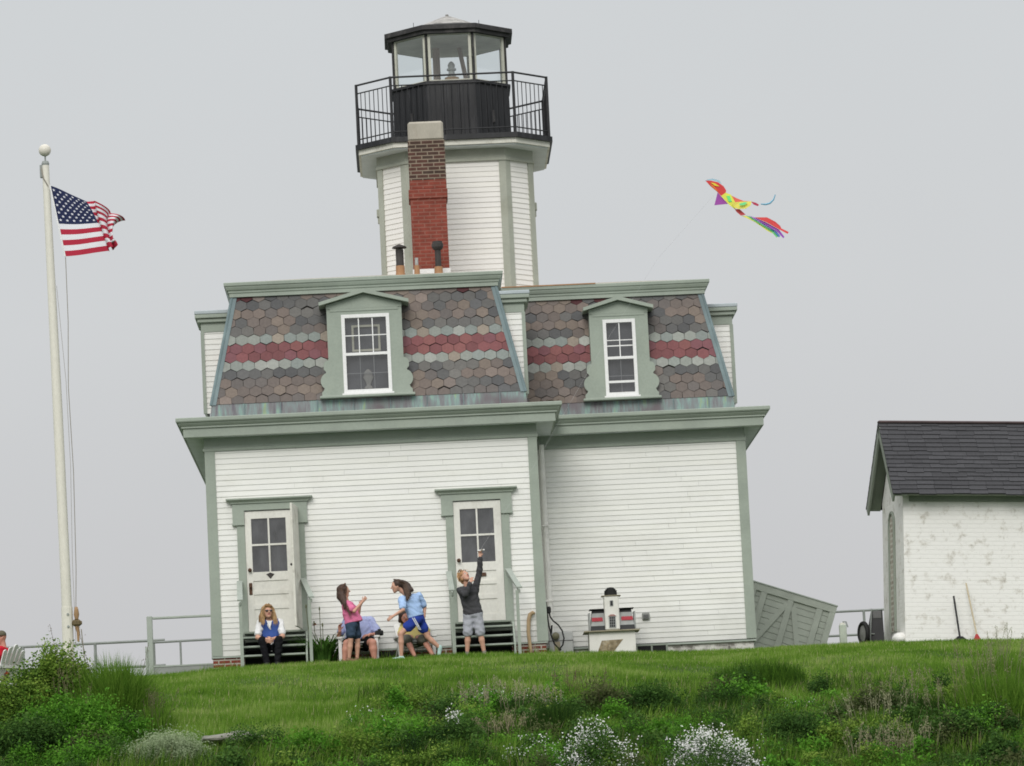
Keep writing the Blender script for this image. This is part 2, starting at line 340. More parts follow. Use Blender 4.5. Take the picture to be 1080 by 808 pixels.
def build_sea():
    m = mat('grey_sea_water', (.13, .16, .17), .12, .1, .02, spec=.5, bump=.25, bscale=1.2)
    mb = MB(); mb.box(-6000, 6000, -6000, 6000, -8.0, -6.55); mb.build('sea', m, kind='structure')
build_ground(); build_sea()

# ------------------------------------------------------------------ lighthouse
FP = [(-.07, 0), (5.483, 0), (5.483, 2), (9.15, 2), (9.15, 9.5), (-.07, 9.5)]
H = thing('lighthouse', 'white clapboard lighthouse with slate mansard roof and black lantern on its octagonal tower', 'lighthouse')
def part(mb, name, m, parent=H, **k): return mb.build(name, M[m] if isinstance(m, str) else m, parent, **k)

board_tone(M['white']); M['towerwhite'] = board_tone(mat('tower_white_paint', (.80, .78, .745), .6, .03, 1.3, (1, 1, 2), fine=.02))
# foundations
b = MB(); b.poly_z(offset([(-.07, 0), (5.483, 0), (5.483, 1.98), (-.07, 1.98)], .012), -.8, .2); part(b, 'brick_foundation', 'brick')
b = MB(); b.poly_z(offset([(5.50, 2), (9.15, 2), (9.15, 9.5), (5.50, 9.5)], -.01), -.8, .20); part(b, 'stone_foundation', 'stone')
b = MB(); b.box(7.12, 7.64, 1.97, 2.02, .05, .19); bw = part(b, 'cellar_window', 'dark')
b = MB(); [b.box(x, x+.03, 1.955, 1.969, .04, .19) for x in (7.10, 7.36, 7.62)]; b.box(7.131, 7.359, 1.955, 1.969, .165, .19); b.box(7.391, 7.619, 1.955, 1.969, .165, .19); part(b, 'window_frame', 'sage2', bw)
# clapboard walls
cut1 = (.45+.07, 1.46+.07, 0, 2.78); cut2 = (3.95+.07, 4.95+.07, 0, 2.78)
b = clapboards(MB(), FP[0], FP[1], .2, 3.66, cuts=(cut1, cut2), seed=1)
b.box(.46, 1.45, .014, .021, .2, 2.70); b.box(3.96, 4.94, .014, .021, .2, 2.70)
part(b, 'clapboard_wall', 'white')
b = clapboards(MB(), FP[2], FP[3], .21, 3.66, e=.0895, seed=2); part(b, 'clapboard_wall', 'white')
for i in (1, 3, 4, 5): part(clapboards(MB(), FP[i], FP[(i+1) % 6], .2, 3.66, seed=i), 'clapboard_wall', 'white')
# water table under the boards
b = MB(); sweep(FP, [(.0, .165), (.034, .165), (.036, .192), (.0, .199)], close=True, mb=b); part(b, 'water_table', 'sageg')
# corner boards, a little wider at the foot
def corner(x0, x1, x1b, y, z0, z1, side):
    b = MB(); pr = .034
    b.poly_y([(x0, z0), (x1b, z0), (x1, z1), (x0, z1)] if side > 0 else [(x1b, z0), (x0, z0), (x0, z1), (x1, z1)], y-pr, y-.0)
    xo = x1
    b.box(xo-.001 if side > 0 else xo-.033, xo+.033 if side > 0 else xo+.001, y-pr+.002, y+.15, z0, z1)
    part(b, 'corner_board', 'sage')
corner(.082, -.055, -.102, 0, .20, 3.655, -1); corner(5.352, 5.475, 5.540, 0, .20, 3.655, 1); corner(9.02, 9.155, 9.195, 2, .215, 3.655, 1)
# frieze and eave cornice
b = MB(); sweep(FP, [(.0, 3.65), (.045, 3.65), (.045, 3.70), (.028, 3.705), (.028, 3.885)], mb=b); part(b, 'frieze', 'sage')
b = MB(); sweep(FP, [(.0, 3.872), (.325, 3.872)], mb=b); part(b, 'soffit', 'soffit')
b = MB(); sweep(FP, [(.32, 3.880), (.32, 3.866), (.345, 3.866), (.345, 4.012), (.375, 4.016), (.375, 4.048), (.39, 4.052), (.42, 4.085), (.425, 4.105), (.45, 4.110), (.462, 4.128), (.462, 4.176), (.448, 4.186), (-.095, 4.245)], mb=b); part(b, 'eave_cornice', 'sage')
# copper band, slate slopes, hips, upper cornice
b = MB(); sweep(FP, [(-.092, 4.215), (-.126, 4.452), (-.15, 4.455)], mb=b); part(b, 'copper_flashing', 'copper')
for i, n in ((0, 9), (2, 6)):
    A, B = Vector(FP[i]), Vector(FP[i+1]); d = (B-A).normalized()
    for k in range(1, n):
        q = A+(B-A)*(k/n)+d*.06; b = MB(); b.box(q.x-.006, q.x+.006, q.y+.084, q.y+.118, 4.23, 4.449); part(b, 'flashing_seam', 'hip')
OB, ZB, OT, ZT = -.130, 4.452, -.545, 6.34
bedprof = [(OB-.012, ZB), (OT-.012, ZT)]
b = MB(); sweep(FP, bedprof, mb=b); part(b, 'roof_bed', 'slatebed')
def clip(poly, nx, ny, c):
    out = []; n = len(poly)
    for i in range(n):
        p, q = poly[i], poly[(i+1) % n]; a = p[0]*nx+p[1]*ny-c; bb = q[0]*nx+q[1]*ny-c
        if a <= 0: out.append(p)
        if a*bb < 0: t = a/(a-bb); out.append((p[0]+(q[0]-p[0])*t, p[1]+(q[1]-p[1])*t))
    return out
PAL = {'br': [(0.180, 0.146, 0.128), (0.158, 0.132, 0.119), (0.197, 0.160, 0.134), (0.142, 0.126, 0.119)], 'gr': [(0.111, 0.110, 0.109), (0.129, 0.125, 0.120), (0.095, 0.095, 0.097), (0.145, 0.139, 0.130)],
       'pale': [(0.280, 0.295, 0.269), (0.252, 0.273, 0.252), (0.314, 0.324, 0.298), (0.268, 0.284, 0.258), (0.235, 0.261, 0.246), (0.282, 0.240, 0.198)], 'red': [(0.209, 0.080, 0.083), (0.177, 0.069, 0.072), (0.226, 0.092, 0.088), (0.194, 0.082, 0.093)]}
def slates(face, seed):
    i, j = face; rr = random.Random(seed); mb = MB(); cols = []
    lo = offset(FP, OB); hi = offset(FP, OT)
    A, B = Vector((*lo[i], ZB)), Vector((*lo[j], ZB)); C, D = Vector((*hi[j], ZT)), Vector((*hi[i], ZT))
    ex = (B-A).normalized(); Lx = (B-A).length; up = (D-A)-ex*(D-A).dot(ex); hgt = up.length; up.normalize(); nrm = ex.cross(up)
    sl = (D-A).dot(ex)/hgt; sr = (C-B).dot(ex)/hgt
    w = .205; sp = hgt/12.45; a = sp/3; hb = sp/3
    for r in range(13):
        t0 = (r+.35)*sp; run = None
        for k in range(-1, int(Lx/w)+2):
            s0 = k*w+(w/2 if r % 2 else 0)+.03; g = .0026
            pg = [(s0-w/2+g, t0-a+g*.3), (s0, t0-a-hb*.98+g), (s0+w/2-g, t0-a+g*.3), (s0+w/2-g, t0+a), (s0, t0+a+hb*.98-g), (s0-w/2+g, t0+a)]
            dy_ = rr.uniform(-.006, .006)-(.02 if rr.random() < .012 else 0); pg = [(x+rr.uniform(-.004, .004), y+dy_+rr.uniform(-.004, .004)) for x, y in pg]
            pg = clip(pg, 0, -1, -.0)
            if len(pg) > 2: pg = clip(pg, 0, 1, hgt)
            if len(pg) > 2: pg = clip(pg, -1, sl, 0)
            if len(pg) > 2: pg = clip(pg, 1, -sr, Lx)
            if len(pg) < 3: continue
            if r in (5, 6): c = rr.choice(PAL['red'])
            elif r in (4, 7): c = rr.choice(PAL['pale'] if rr.random() < .93 else PAL['br'])
            else:
                if run is None or rr.random() < .38: run = 'br' if rr.random() < (.35 if r in (3, 8) else .75 if r < 2 else .6) else 'gr'
                c = rr.choice(PAL[run])
                if r == 12 and rr.random() < .25: c = (.075, .025, .028)
            f = rr.uniform(.92, 1.07); lt = rr.random() < .05; c = tuple(q*f*(1.25 if lt else 1) for q in c)
            h0 = .006+rr.uniform(0, .004); n = len(pg); tilt = .010
            vs = []
            for x, y in pg: vs.append(A+ex*x+up*y+nrm*(h0+tilt*(1-(y-(t0-sp))/(2*sp))))
            for x, y in pg: vs.append(A+ex*x+up*y-nrm*.004)
            mb.add(vs, [tuple(range(n))]+[(q, q+n, (q+1) % n+n, (q+1) % n) for q in range(n)])
            cols += [c]+[tuple(q*.6 for q in c)]*n
    mb.build('slate_slope', M['slate'], H, cols=cols)
for q, f in enumerate(((0, 1), (1, 2), (2, 3), (3, 4), (5, 0))): slates(f, 11+q)
lo = offset(FP, OB+.012); hi = offset(FP, OT+.012)
for i in (0, 1, 3):
    b = MB(); p0 = Vector((*lo[i], ZB-.01)); p1 = Vector((*hi[i], ZT+.01)); sx = -1 if i == 0 else 1
    b.tube([p0, p0+(p1-p0)*.5, p1], .028, 8)
    off = Vector((-sx*.085, 0, 0)); nv = Vector((0, -.012, 0))
    vs = [p0+nv, p0+off+nv, p1+off+nv, p1+nv]; b.add([tuple(v) for v in vs], [(0, 1, 2, 3)] if sx < 0 else [(3, 2, 1, 0)])
    part(b, 'hip_flashing', 'hip')
b = MB(); b.tube([(*lo[2], ZB), (*hi[2], ZT)], .03, 6); part(b, 'valley_flashing', 'copper')
b = MB(); sweep(FP, [(-.56, 6.328), (-.487, 6.328), (-.487, 6.395), (-.470, 6.40), (-.468, 6.435), (-.445, 6.445), (-.425, 6.485), (-.420, 6.51), (-.402, 6.515), (-.398, 6.562), (-.41, 6.572), (-.6, 6.60)], mb=b); part(b, 'upper_cornice', 'sage')
b = MB(); sweep(FP, [(-.59, 6.598), (-1.75, 6.79)], mb=b); b.poly_z(offset(FP, -1.74), 6.70, 6.788); part(b, 'roof_deck', 'buff')
b = MB(); b.box(5.10, 6.75, 2.388, 2.402, 6.568, 6.588); part(b, 'copper_drip_edge', 'newcopper')
b = MB(); b.box(2.70, 3.0, -.03, .0, .02, .15); part(b, 'cellar_window', 'dark')

# dormers facing the camera
def arc(cx, cz, r, a0, a1, n=8): return [(cx+r*math.cos(R(a0+(a1-a0)*k/n)), cz+r*math.sin(R(a0+(a1-a0)*k/n))) for k in range(n+1)]
def dormer(xc, hw, Y, wx0, wx1, zs, ztop, zapex, tipw, cols, lab):
    bl, br = xc-hw, xc+hw
    root = MB(); yF = Y+.05
    half = [(hw, 5.98), (hw, 5.13)]+arc(hw+.0, 5.03, .085, 90, 0, 5)+[(hw+.085, 4.96), (hw+.055, 4.93)]+arc(hw-.005, 4.76, .15, 70, -55, 9)+[(hw+.10, 4.60), (hw+.13, 4.57), (hw+.13, 4.505)]
    w0, w1 = wx0-xc, wx1-xc
    outl = [(xc-x, z) for x, z in half]+[(xc+x, z) for x, z in reversed(half)]
    # panel with a hole: left, right, top and bottom pieces
    zw0, zw1 = 4.535, 5.875
    L = [(xc-x, z) for x, z in half]; Rr = [(xc+x, z) for x, z in reversed(half)]
    root.poly_y(L+[(wx0, half[-1][1]), (wx0, 5.98)], yF, yF+.05); root.poly_y([(wx1, 5.98), (wx1, half[-1][1])]+Rr, yF, yF+.05)
    root.poly_y([(wx0, zw1), (wx1, zw1), (wx1, 5.98), (wx0, 5.98)], yF+.001, yF+.05)
    root.poly_y([(wx0, 4.505), (wx1, 4.505), (wx1, zw0), (wx0, zw0)], yF+.001, yF+.05)
    root.box(bl, bl+.05, yF+.051, Y+.75, 4.52, 5.99); root.box(br-.05, br, yF+.051, Y+.75, 4.52, 5.99)
    o = part(root, 'dormer', 'sage')
    pb = MB(); zb = zapex-.19*1.02
    pb.poly_y([(bl-.004, 5.981), (br+.004, 5.981), (br+.004, 6.05), (xc, zapex-.075), (bl-.004, 6.05)], yF-.012, yF+.04)
    pb.poly_y([(bl+.06, 5.935), (br-.06, 5.935), (br-.06, 5.98), (bl+.06, 5.98)], yF-.010, yF-.001)
    part(pb, 'pediment', 'sage', o)
    rf = MB(); t = .055
    for sgn in (-1, 1):
        xt = xc+sgn*tipw; zt = 6.045
        pr = [(xt, zt-.012), (xc, zapex-t-.01), (xc, zapex), (xt, zt+.045)]
        if sgn > 0: pr = pr[::-1]
        rf.poly_y(pr, yF-.13, Y+.8)
    part(rf, 'dormer_roof', 'sage', o)
    sl = MB(); sl.box(xc-hw-.17, xc+hw+.17, yF-.075, yF+.06, 4.462, 4.504, bev=.008); part(sl, 'sill', 'sage', o)
    fr = MB(); f = .058; y0, y1 = yF-.022, yF+.045
    fr.box(wx0, wx0+f, y0, y1, zw0, zw1); fr.box(wx1-f, wx1, y0, y1, zw0, zw1); fr.box(wx0+f, wx1-f, y0, y1, zw1-f, zw1); fr.box(wx0+f, wx1-f, y0, y1, zw0, zw0+f)
    fr.box(wx0+f, wx1-f, y0+.006, y1, 5.175, 5.222)
    fr.box(wx0-.03, wx1+.03, y0-.03, yF-.001, zw0-.032, zw0-.002)
    mu = MB(); mr_ = MB(); ix0, ix1 = wx0+f, wx1-f
    for k in range(1, cols):
        x = ix0+(ix1-ix0)*k/cols
        mu.box(x-.009, x+.009, y0+.018, y0+.028, 5.223, zw1-f); mr_.box(x-.005, x+.005, y0+.050, y0+.056, zw0+f, 5.174)
    if cols == 3:
        mu.box(ix0, ix1, y0+.0165, y0+.0175, 5.505, 5.522); mr_.box(ix0, ix1, y0+.0495, y0+.0565, 4.868, 4.878)
    else:
        mu.box(ix0, ix1, y0+.0165, y0+.0175, 5.40, 5.42); mu.box(ix0, ix1, y0+.0165, y0+.0175, 5.50, 5.515); fr.box(ix0, ix1, y0+.02, y0+.0355, 4.76, 4.80); mr_.box(ix0, ix1, y0+.0495, y0+.0565, 4.88, 4.89)
    part(fr, 'window_frame', 'vinyl', o); part(mu, 'muntin', 'vinyl', o); part(mr_, 'muntin', 'greymunt', o)
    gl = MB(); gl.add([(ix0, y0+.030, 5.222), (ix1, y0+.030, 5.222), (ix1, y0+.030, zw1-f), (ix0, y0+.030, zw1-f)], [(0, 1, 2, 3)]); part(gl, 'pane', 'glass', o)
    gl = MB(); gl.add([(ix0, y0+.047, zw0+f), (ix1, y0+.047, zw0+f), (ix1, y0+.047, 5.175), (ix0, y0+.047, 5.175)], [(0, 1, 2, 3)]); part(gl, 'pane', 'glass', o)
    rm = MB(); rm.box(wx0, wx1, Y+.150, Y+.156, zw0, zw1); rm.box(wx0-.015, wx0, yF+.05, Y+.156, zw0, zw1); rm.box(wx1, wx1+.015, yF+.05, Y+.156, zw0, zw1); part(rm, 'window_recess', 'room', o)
    return o, yF
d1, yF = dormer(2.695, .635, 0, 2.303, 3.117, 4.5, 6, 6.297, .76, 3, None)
b = MB(); x0, x1, z0, z1 = 2.47, 2.95, 5.25, 5.70
for q in ((x0, x0+.035, z0, z1), (x1-.035, x1, z0, z1), (x0+.035, x1-.035, z0, z0+.035), (x0+.035, x1-.035, z1-.035, z1)): b.box(q[0], q[1], .118, .128, q[2], q[3])
part(b, 'hanging_frame', mat('cream_frame', (.42, .40, .31), .7), d1)
b = MB(); b.lathe([(.06, 0), (.075, .03), (.03, .07), (.05, .12), (.09, .2), (.06, .3), (.02, .34)], (0, 0, 0), 12); b.v = [(x+2.72, y*.2+.125, z+4.6) for x, y, z in b.v]; part(b, 'window_ornament', mat('pale_ornament', (.22, .21, .19), .6), d1, smooth=True)
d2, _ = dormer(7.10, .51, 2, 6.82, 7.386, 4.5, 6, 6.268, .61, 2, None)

# side dormers seen edge-on
def side_dormer(xw, sgn, y0, y1, xin):
    o = clapboards(MB(), (xin, y0) if sgn > 0 else (xw, y0), (xw, y0) if sgn > 0 else (xin, y0), 4.46, 5.90, seed=3)
    if sgn > 0: clapboards(o, (xw, y0), (xw, y1), 4.46, 5.9, seed=4)
    else: clapboards(o, (xw, y1), (xw, y0), 4.46, 5.9, seed=4)
    o = part(o, 'side_dormer', 'white')
    xa, xb = sorted((xw, xin))
    q = MB(); q.box(xa-.02 if sgn < 0 else xa, xb+.02 if sgn > 0 else xb, y0-.025, y1+.025, 5.87, 6.03); q.box(xw-.03, xw+.03, y0-.03, y0+.03, 4.46, 5.869); part(q, 'frieze', 'sage', o)
    q = MB(); q.box(xa-(.075 if sgn < 0 else 0), xb+(.075 if sgn > 0 else 0), y0-.08, y1+.08, 6.031, 6.10, bev=.01); q.box(xa-(.115 if sgn < 0 else 0), xb+(.115 if sgn > 0 else 0), y0-.12, y1+.12, 6.101, 6.17, bev=.01); part(q, 'cornice', 'sage', o)
    q = MB(); q.box(xa-(.12 if sgn < 0 else 0), xb+(.12 if sgn > 0 else 0), y0-.125, y1+.125, 6.171, 6.235, bev=.01); part(q, 'roof', mat('zinc_sheet', (.42, .47, .49), .5), o)
side_dormer(-.105, -1, 1.35, 2.6, .5); side_dormer(5.405, 1, .62, 1.78, 4.9); side_dormer(9.16, 1, 3.3, 4.6, 8.6)

# downspout, wall vent, twig nest
b = MB(); b.tube([(5.642, 1.90, 3.72), (5.655, 1.90, .22)], .048, 10); [b.box(5.59, 5.71, 1.84, 1.9, z, z+.03) for z in (1.0, 2.3)]; part(b, 'downspout', mat('cream_downspout', (.80, .79, .75), .5), smooth=False)
b = MB(); b.box(7.235, 7.365, 1.93, 1.975, .62, .735, bev=.012); vt = part(b, 'wall_vent', mat('vent_grey', (.27, .28, .26), .6))
b = MB(); [b.box(7.255, 7.345, 1.918, 1.929, z, z+.012) for z in (.645, .668, .69)]; part(b, 'louvre', 'greyplastic', vt)

# ------------------------------------------------------------------ doors
def door(x0, x1, off, storm, name_label):
    z0, z1 = .57, 2.60; yD = -.012
    o = MB(); st = .105; gx0, gx1 = x0+st, x1-st-(.07 if storm else .02); gz0, gz1 = 1.578, 2.478
    o.box(x0, gx0, yD-.03, yD+.01, z0, z1); o.box(gx1, x1, yD-.03, yD+.01, z0, z1); o.box(gx0, gx1, yD-.03, yD+.01, gz1, z1); o.box(gx0, gx1, yD-.03, yD+.01, 1.43, gz0)
    zz = [.57, .72, .735, 1.02, 1.10, 1.36]
    o.box(gx0, gx1, yD-.03, yD+.01, z0, .70); o.box(gx0, gx1, yD-.03, yD+.01, .955, 1.03); o.box(gx0, gx1, yD-.03, yD+.01, 1.20, 1.265)
    o.box(gx0, gx1, yD-.014, yD+.0, .701, .954); o.box(gx0, gx1, yD-.014, yD+.0, 1.031, 1.199); o.box(gx0, gx1, yD-.014, yD, 1.266, 1.429)
    D = part(o, 'door', 'white2', H, label=name_label)
    mu = MB(); xm = (gx0+gx1)/2; zm = 2.035
    mu.box(xm-.014, xm+.014, yD-.028, yD-.002, gz0, zm-.016); mu.box(xm-.014, xm+.014, yD-.028, yD-.002, zm+.016, gz1); mu.box(gx0, gx1, yD-.0285, yD-.002, zm-.0155, zm+.0155); part(mu, 'muntin', 'white2', D)
    for a, c in ((gx0, xm-.014), (xm+.014, gx1)):
        for u, v in ((gz0, zm-.016), (zm+.016, gz1)):
            g = MB(); g.add([(a, yD-.012, u), (c, yD-.012, u), (c, yD-.012, v), (a, yD-.012, v)], [(0, 1, 2, 3)]); part(g, 'pane', 'glass', D)
    c = MB(); n = 24
    vs = [(gx0-.02+(gx1-gx0+.04)*k/n, yD+.004-.003*math.sin(k*1.7)*math.sin(k*.6+1), z) for z in (gz0, gz1) for k in range(n+1)]
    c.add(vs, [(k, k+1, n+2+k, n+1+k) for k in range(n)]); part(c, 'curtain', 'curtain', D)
    k = MB(); k.lathe([(.03, 0), (.034, .006), (.03, .012), (.014, .02), (.016, .04), (.032, .055), (.028, .075)], (0, 0, 0), 12)
    T = Matrix.Translation((x0+.055, yD-.03, 1.615)) @ Matrix.Rotation(R(90), 4, 'X'); k.v = [tuple(T @ Vector(q)) for q in k.v]; part(k, 'door_knob', 'rusty', D, smooth=True)
    if storm:
        k = MB(); k.box(x0+.03, x0+.085, yD-.045, yD-.031, 1.20, 1.40, bev=.008); k.ball((x0+.058, yD-.065, 1.33), .026); part(k, 'lock_plate', 'rusty', D)
        k = MB(); xk = xm; k.add([(xk-.07, yD-.034, 1.535), (xk, yD-.034, 1.50), (xk+.07, yD-.034, 1.535), (xk+.03, yD-.034, 1.55), (xk, yD-.034, 1.56), (xk-.03, yD-.034, 1.55), (xk, yD-.034, 1.455)], [(0, 6, 1), (0, 1, 4, 5), (1, 6, 2), (1, 2, 3, 4)]); part(k, 'knocker', 'darkpipe', D)
    else:
        k = MB(); k.box(xm-.015, xm+.115, yD-.042, yD-.031, 1.335, 1.395, bev=.006); part(k, 'mail_slot', 'rusty', D)
    # casing with eared head and crown
    cs = MB(); y0, y1 = -.052, .02
    cs.box(x0-.135, x0-.004, y0, y1, .215, 2.374); cs.box(x1+.004, x1+.137, y0, y1, .215, 2.374)
    cs.box(x0-.20, x0-.004, y0-.022, y1, 2.375, 2.62); cs.box(x1+.004, x1+.19, y0-.022, y1, 2.375, 2.62)
    cs.box(x0-.21, x0-.003, y0-.032, y1, 2.376, 2.40); cs.box(x1+.003, x1+.20, y0-.032, y1, 2.376, 2.40)
    cs.box(x0-.201, x1+.191, y0-.021, y1, 2.6205, 2.735)
    CS = part(cs, 'door_casing', 'sage')
    cr = MB(); xa, xb = x0-.20, x1+.19
    pr = [(0, 2.7355), (.03, 2.737), (.035, 2.76), (.075, 2.785), (.085, 2.795), (.10, 2.797), (.10, 2.822), (0, 2.828)]
    vs = [];
    for o_, z in pr: vs += [(xa-o_, y0-.02-o_*.8, z), (xb+o_, y0-.02-o_*.8, z), (xb+o_, .02, z), (xa-o_, .02, z)]
    fs = [(i*4+j, i*4+(j+1) % 4, i*4+4+(j+1) % 4, i*4+4+j) for i in range(len(pr)-1) for j in range(4)]+[(28, 29, 30, 31)]
    cr.add(vs, fs); part(cr, 'crown_moulding', 'sage', CS)
    # steps
    sx0, sx1 = x0-.125, x1+.125
    s = MB(); s.box(sx0+.03, sx1-.03, -.09, -.053, .40, .568); s.box(sx0+.05, sx1-.05, -.30, -.091, .533, .567, bev=.006)
    SP = part(s, 'steps', 'sage2')
    for z, ya, yb in ((.47, -.50, -.20), (.30, -.74, -.44), (.135, -.98, -.68)):
        t = MB(); t.box(sx0+.035, sx1-.035, ya, yb, z-.032, z, bev=.006); part(t, 'tread', 'sage', SP)
    t = MB(); t.box(sx0+.06, sx1-.06, -.12, -.10, -.2, .399); t.box(sx0+.06, sx1-.06, -.40, -.38, -.2, .26); t.box(sx0+.06, sx1-.06, -.66, -.64, -.2, .09); part(t, 'riser_shadow_board', 'dark', SP)  # near-black sheets painted in as the shade behind the open treads
    for sgn, xs in ((-1, sx0), (1, sx1)):
        t = MB()
        pts = [(-.055, .53), (-.30, .53), (-.99, .10), (-.99, -.25), (-.8, -.25), (-.055, .15)]
        n = len(pts); xx = (xs, xs+.03) if sgn < 0 else (xs-.03, xs)
        t.add([(xx[0], y, z) for y, z in pts]+[(xx[1], y, z) for y, z in pts], [tuple(range(n)), tuple(range(2*n-1, n-1, -1))]+[(i, i+n, (i+1) % n+n, (i+1) % n) for i in range(n)]); part(t, 'stringer', 'sage', SP)
        t = MB(); px = xs+(.03 if sgn < 0 else .06); t.box(px-.026, px+.026, -.985, -.93, -.25, 1.0); part(t, 'post', 'sage', SP)
        t = MB(); A = Vector((xs+(.0 if sgn < 0 else -.05), -.075, 1.42)); B = Vector((xs+(.03 if sgn < 0 else .10), -.99, 1.03)); dd = (B-A).normalized(); sd = Vector((1, 0, 0)); u = sd.cross(dd)*-1
        if u.z < 0: u = -u
        vs = [A+sd*s_*.045+u*h for s_, h in ((-1, 0), (1, 0), (1, .025), (-1, .025))]+[B+sd*s_*.045+u*h for s_, h in ((-1, 0), (1, 0), (1, .025), (-1, .025))]
        t.add([tuple(v) for v in vs], [(0, 1, 2, 3), (7, 6, 5, 4), (0, 4, 5, 1), (1, 5, 6, 2), (2, 6, 7, 3), (3, 7, 4, 0)])
        A2 = A+Vector((0, .0, -.12)); B2 = B+Vector((0, 0, -.12)); vs = [A2+sd*s_*.012+u*h for s_, h in ((-1, .05), (1, .05), (1, .11), (-1, .11))]+[B2+sd*s_*.012+u*h for s_, h in ((-1, .05), (1, .05), (1, .11), (-1, .11))]
        t.add([tuple(v) for v in vs], [(0, 1, 2, 3), (7, 6, 5, 4), (0, 4, 5, 1), (1, 5, 6, 2), (2, 6, 7, 3), (3, 7, 4, 0)])
        part(t, 'handrail', 'sageg', SP)
    return D
door(.540, 1.400, 0, True, 'worn white left door with black knocker')
door(4.045, 4.841, 0, False, 'white right door with mail slot')
# storm door standing open, hinged at the right jamb of the left door
b = MB(); b.box(0, .82, -.018, .018, 0, 2.05, bev=.004)
for zz in ((.12, .62), (.74, 1.15), (1.25, 1.95)):
    b.box(.10, .72, -.024, -.0185, zz[0], zz[0]+.02); b.box(.10, .72, -.024, -.0185, zz[1], zz[1]+.02)
sd = part(b, 'storm_door', 'peel'); sd.location = (1.425, -.085, .585); sd.rotation_euler = (0, 0, R(-95.5))
b = MB(); b.tube([(.30, -.03, 1.55), (.5, -.03, .5)], .008, 6); [b.box(.02, .06, -.03, -.0185, z, z+.09) for z in (.2, 1.05, 1.8)]; b.ball((.74, -.04, 1.03), .022); part(b, 'hinge', 'darkpipe', sd)

# ------------------------------------------------------------------ tower
TC = (4.408, 4.355)
def chamf(h, c, cx=TC[0], cy=TC[1]):
    return [(cx-h+c, cy-h), (cx+h-c, cy-h), (cx+h, cy-h+c), (cx+h, cy+h-c), (cx+h-c, cy+h), (cx-h+c, cy+h), (cx-h, cy+h-c), (cx-h, cy-h+c)]
TP = chamf(1.355, .48)
b = MB()
for i in range(8): clapboards(b, TP[i], TP[(i+1) % 8], 6.55, 8.96, e=.092, seed=40+i)
TW = part(b, 'tower', 'towerwhite')
for i in range(8):
    p = Vector(TP[i]); a = (Vector(TP[i-1])-p).normalized(); c = (Vector(TP[(i+1) % 8])-p).normalized(); na = Vector((-a.y, a.x)); nc = Vector((c.y, -c.x))
    oo = offset(TP, .034)[i]; q = MB()
    pts = [tuple(p+a*.105+na*.034), oo, tuple(p+c*.105+nc*.034), tuple(p+c*.105-nc*.01), tuple(p), tuple(p+a*.105-na*.01)]
    q.poly_z(pts, 6.55, 8.955); part(q, 'corner_board', 'towertrim', TW)
b = MB(); sweep(TP, [(0, 8.945), (.055, 8.945), (.055, 8.995), (.036, 9.0), (.036, 9.20), (0, 9.2)], mb=b); part(b, 'frieze', 'towertrim', TW)
b = MB()
for x in (TC[0]-1.385, TC[0]+1.385):
    b = MB(); b.box(x-.045, x+.045, 3.62, 3.78, 8.13, 8.27, bev=.012); b.box(x-.03, x+.03, 3.65, 3.75, 8.02, 8.13, bev=.01); part(b, 'window_cap', 'towertrim', TW)
DK = chamf(1.752, .635); b = MB(); b.poly_z(chamf(1.70, .615), 9.195, 9.285); G = part(b, 'gallery', 'peel')
b = MB(); b.poly_z(DK, 9.286, 9.375); part(b, 'deck_edge', 'black', G)
b = MB(); b.poly_z(chamf(1.66, .60), 9.17, 9.194); part(b, 'gallery_soffit', 'soffit', G)
RL = chamf(1.695, .612)
for i in range(8):
    p, q2 = Vector(RL[i]), Vector(RL[(i+1) % 8]); d = q2-p; t = MB()
    for z, r in ((10.455, .018), (10.305, .012), (9.475, .012)): t.tube([(p.x, p.y, z), (q2.x, q2.y, z)], r, 6)
    nb = max(4, int(d.length/.098))
    for k in range(1, nb): w = p+d*(k/nb); t.tube([(w.x, w.y, 9.376), (w.x, w.y, 10.305)], .0075, 4)
    part(t, 'railing', 'rail', G)
    t = MB(); t.tube([(p.x, p.y, 9.376), (p.x, p.y, 10.47)], .026, 8); part(t, 'railing_post', 'rail', G)
# lantern
t8 = .598
PB = chamf(1.045, 1.045*.586); b = MB(); sweep(PB, [(.03, 9.376), (.03, 9.41), (0, 9.42), (-.012, 10.43), (.03, 10.44), (.03, 10.485), (-.12, 10.49)], mb=b)
for i in range(8):
    p, q2 = Vector(PB[i]), Vector(PB[(i+1) % 8])
    for k in range(1, 6):
        w = p+(q2-p)*(k/6); nn = Vector(((q2-p).y, -(q2-p).x)).normalized(); b.tube([(w.x+nn.x*.002, w.y+nn.y*.002, 9.42), (w.x-nn.x*.01, w.y-nn.y*.01, 10.43)], .008, 4, caps=False)
LN = part(b, 'lantern', 'black')
for x in (3.66, 5.12): b = MB(); b.box(x, x+.05, 3.59, 3.67, 9.74, 9.97, bev=.01); part(b, 'ventilator', 'roofblack', LN)
b = MB(); b.poly_z(chamf(.96, .96*.586), 11.318, 11.3285); part(b, 'lantern_ceiling', mat('pale_ceiling', (.86, .85, .83), .8), LN)
GP = chamf(1.00, 1.00*.586)
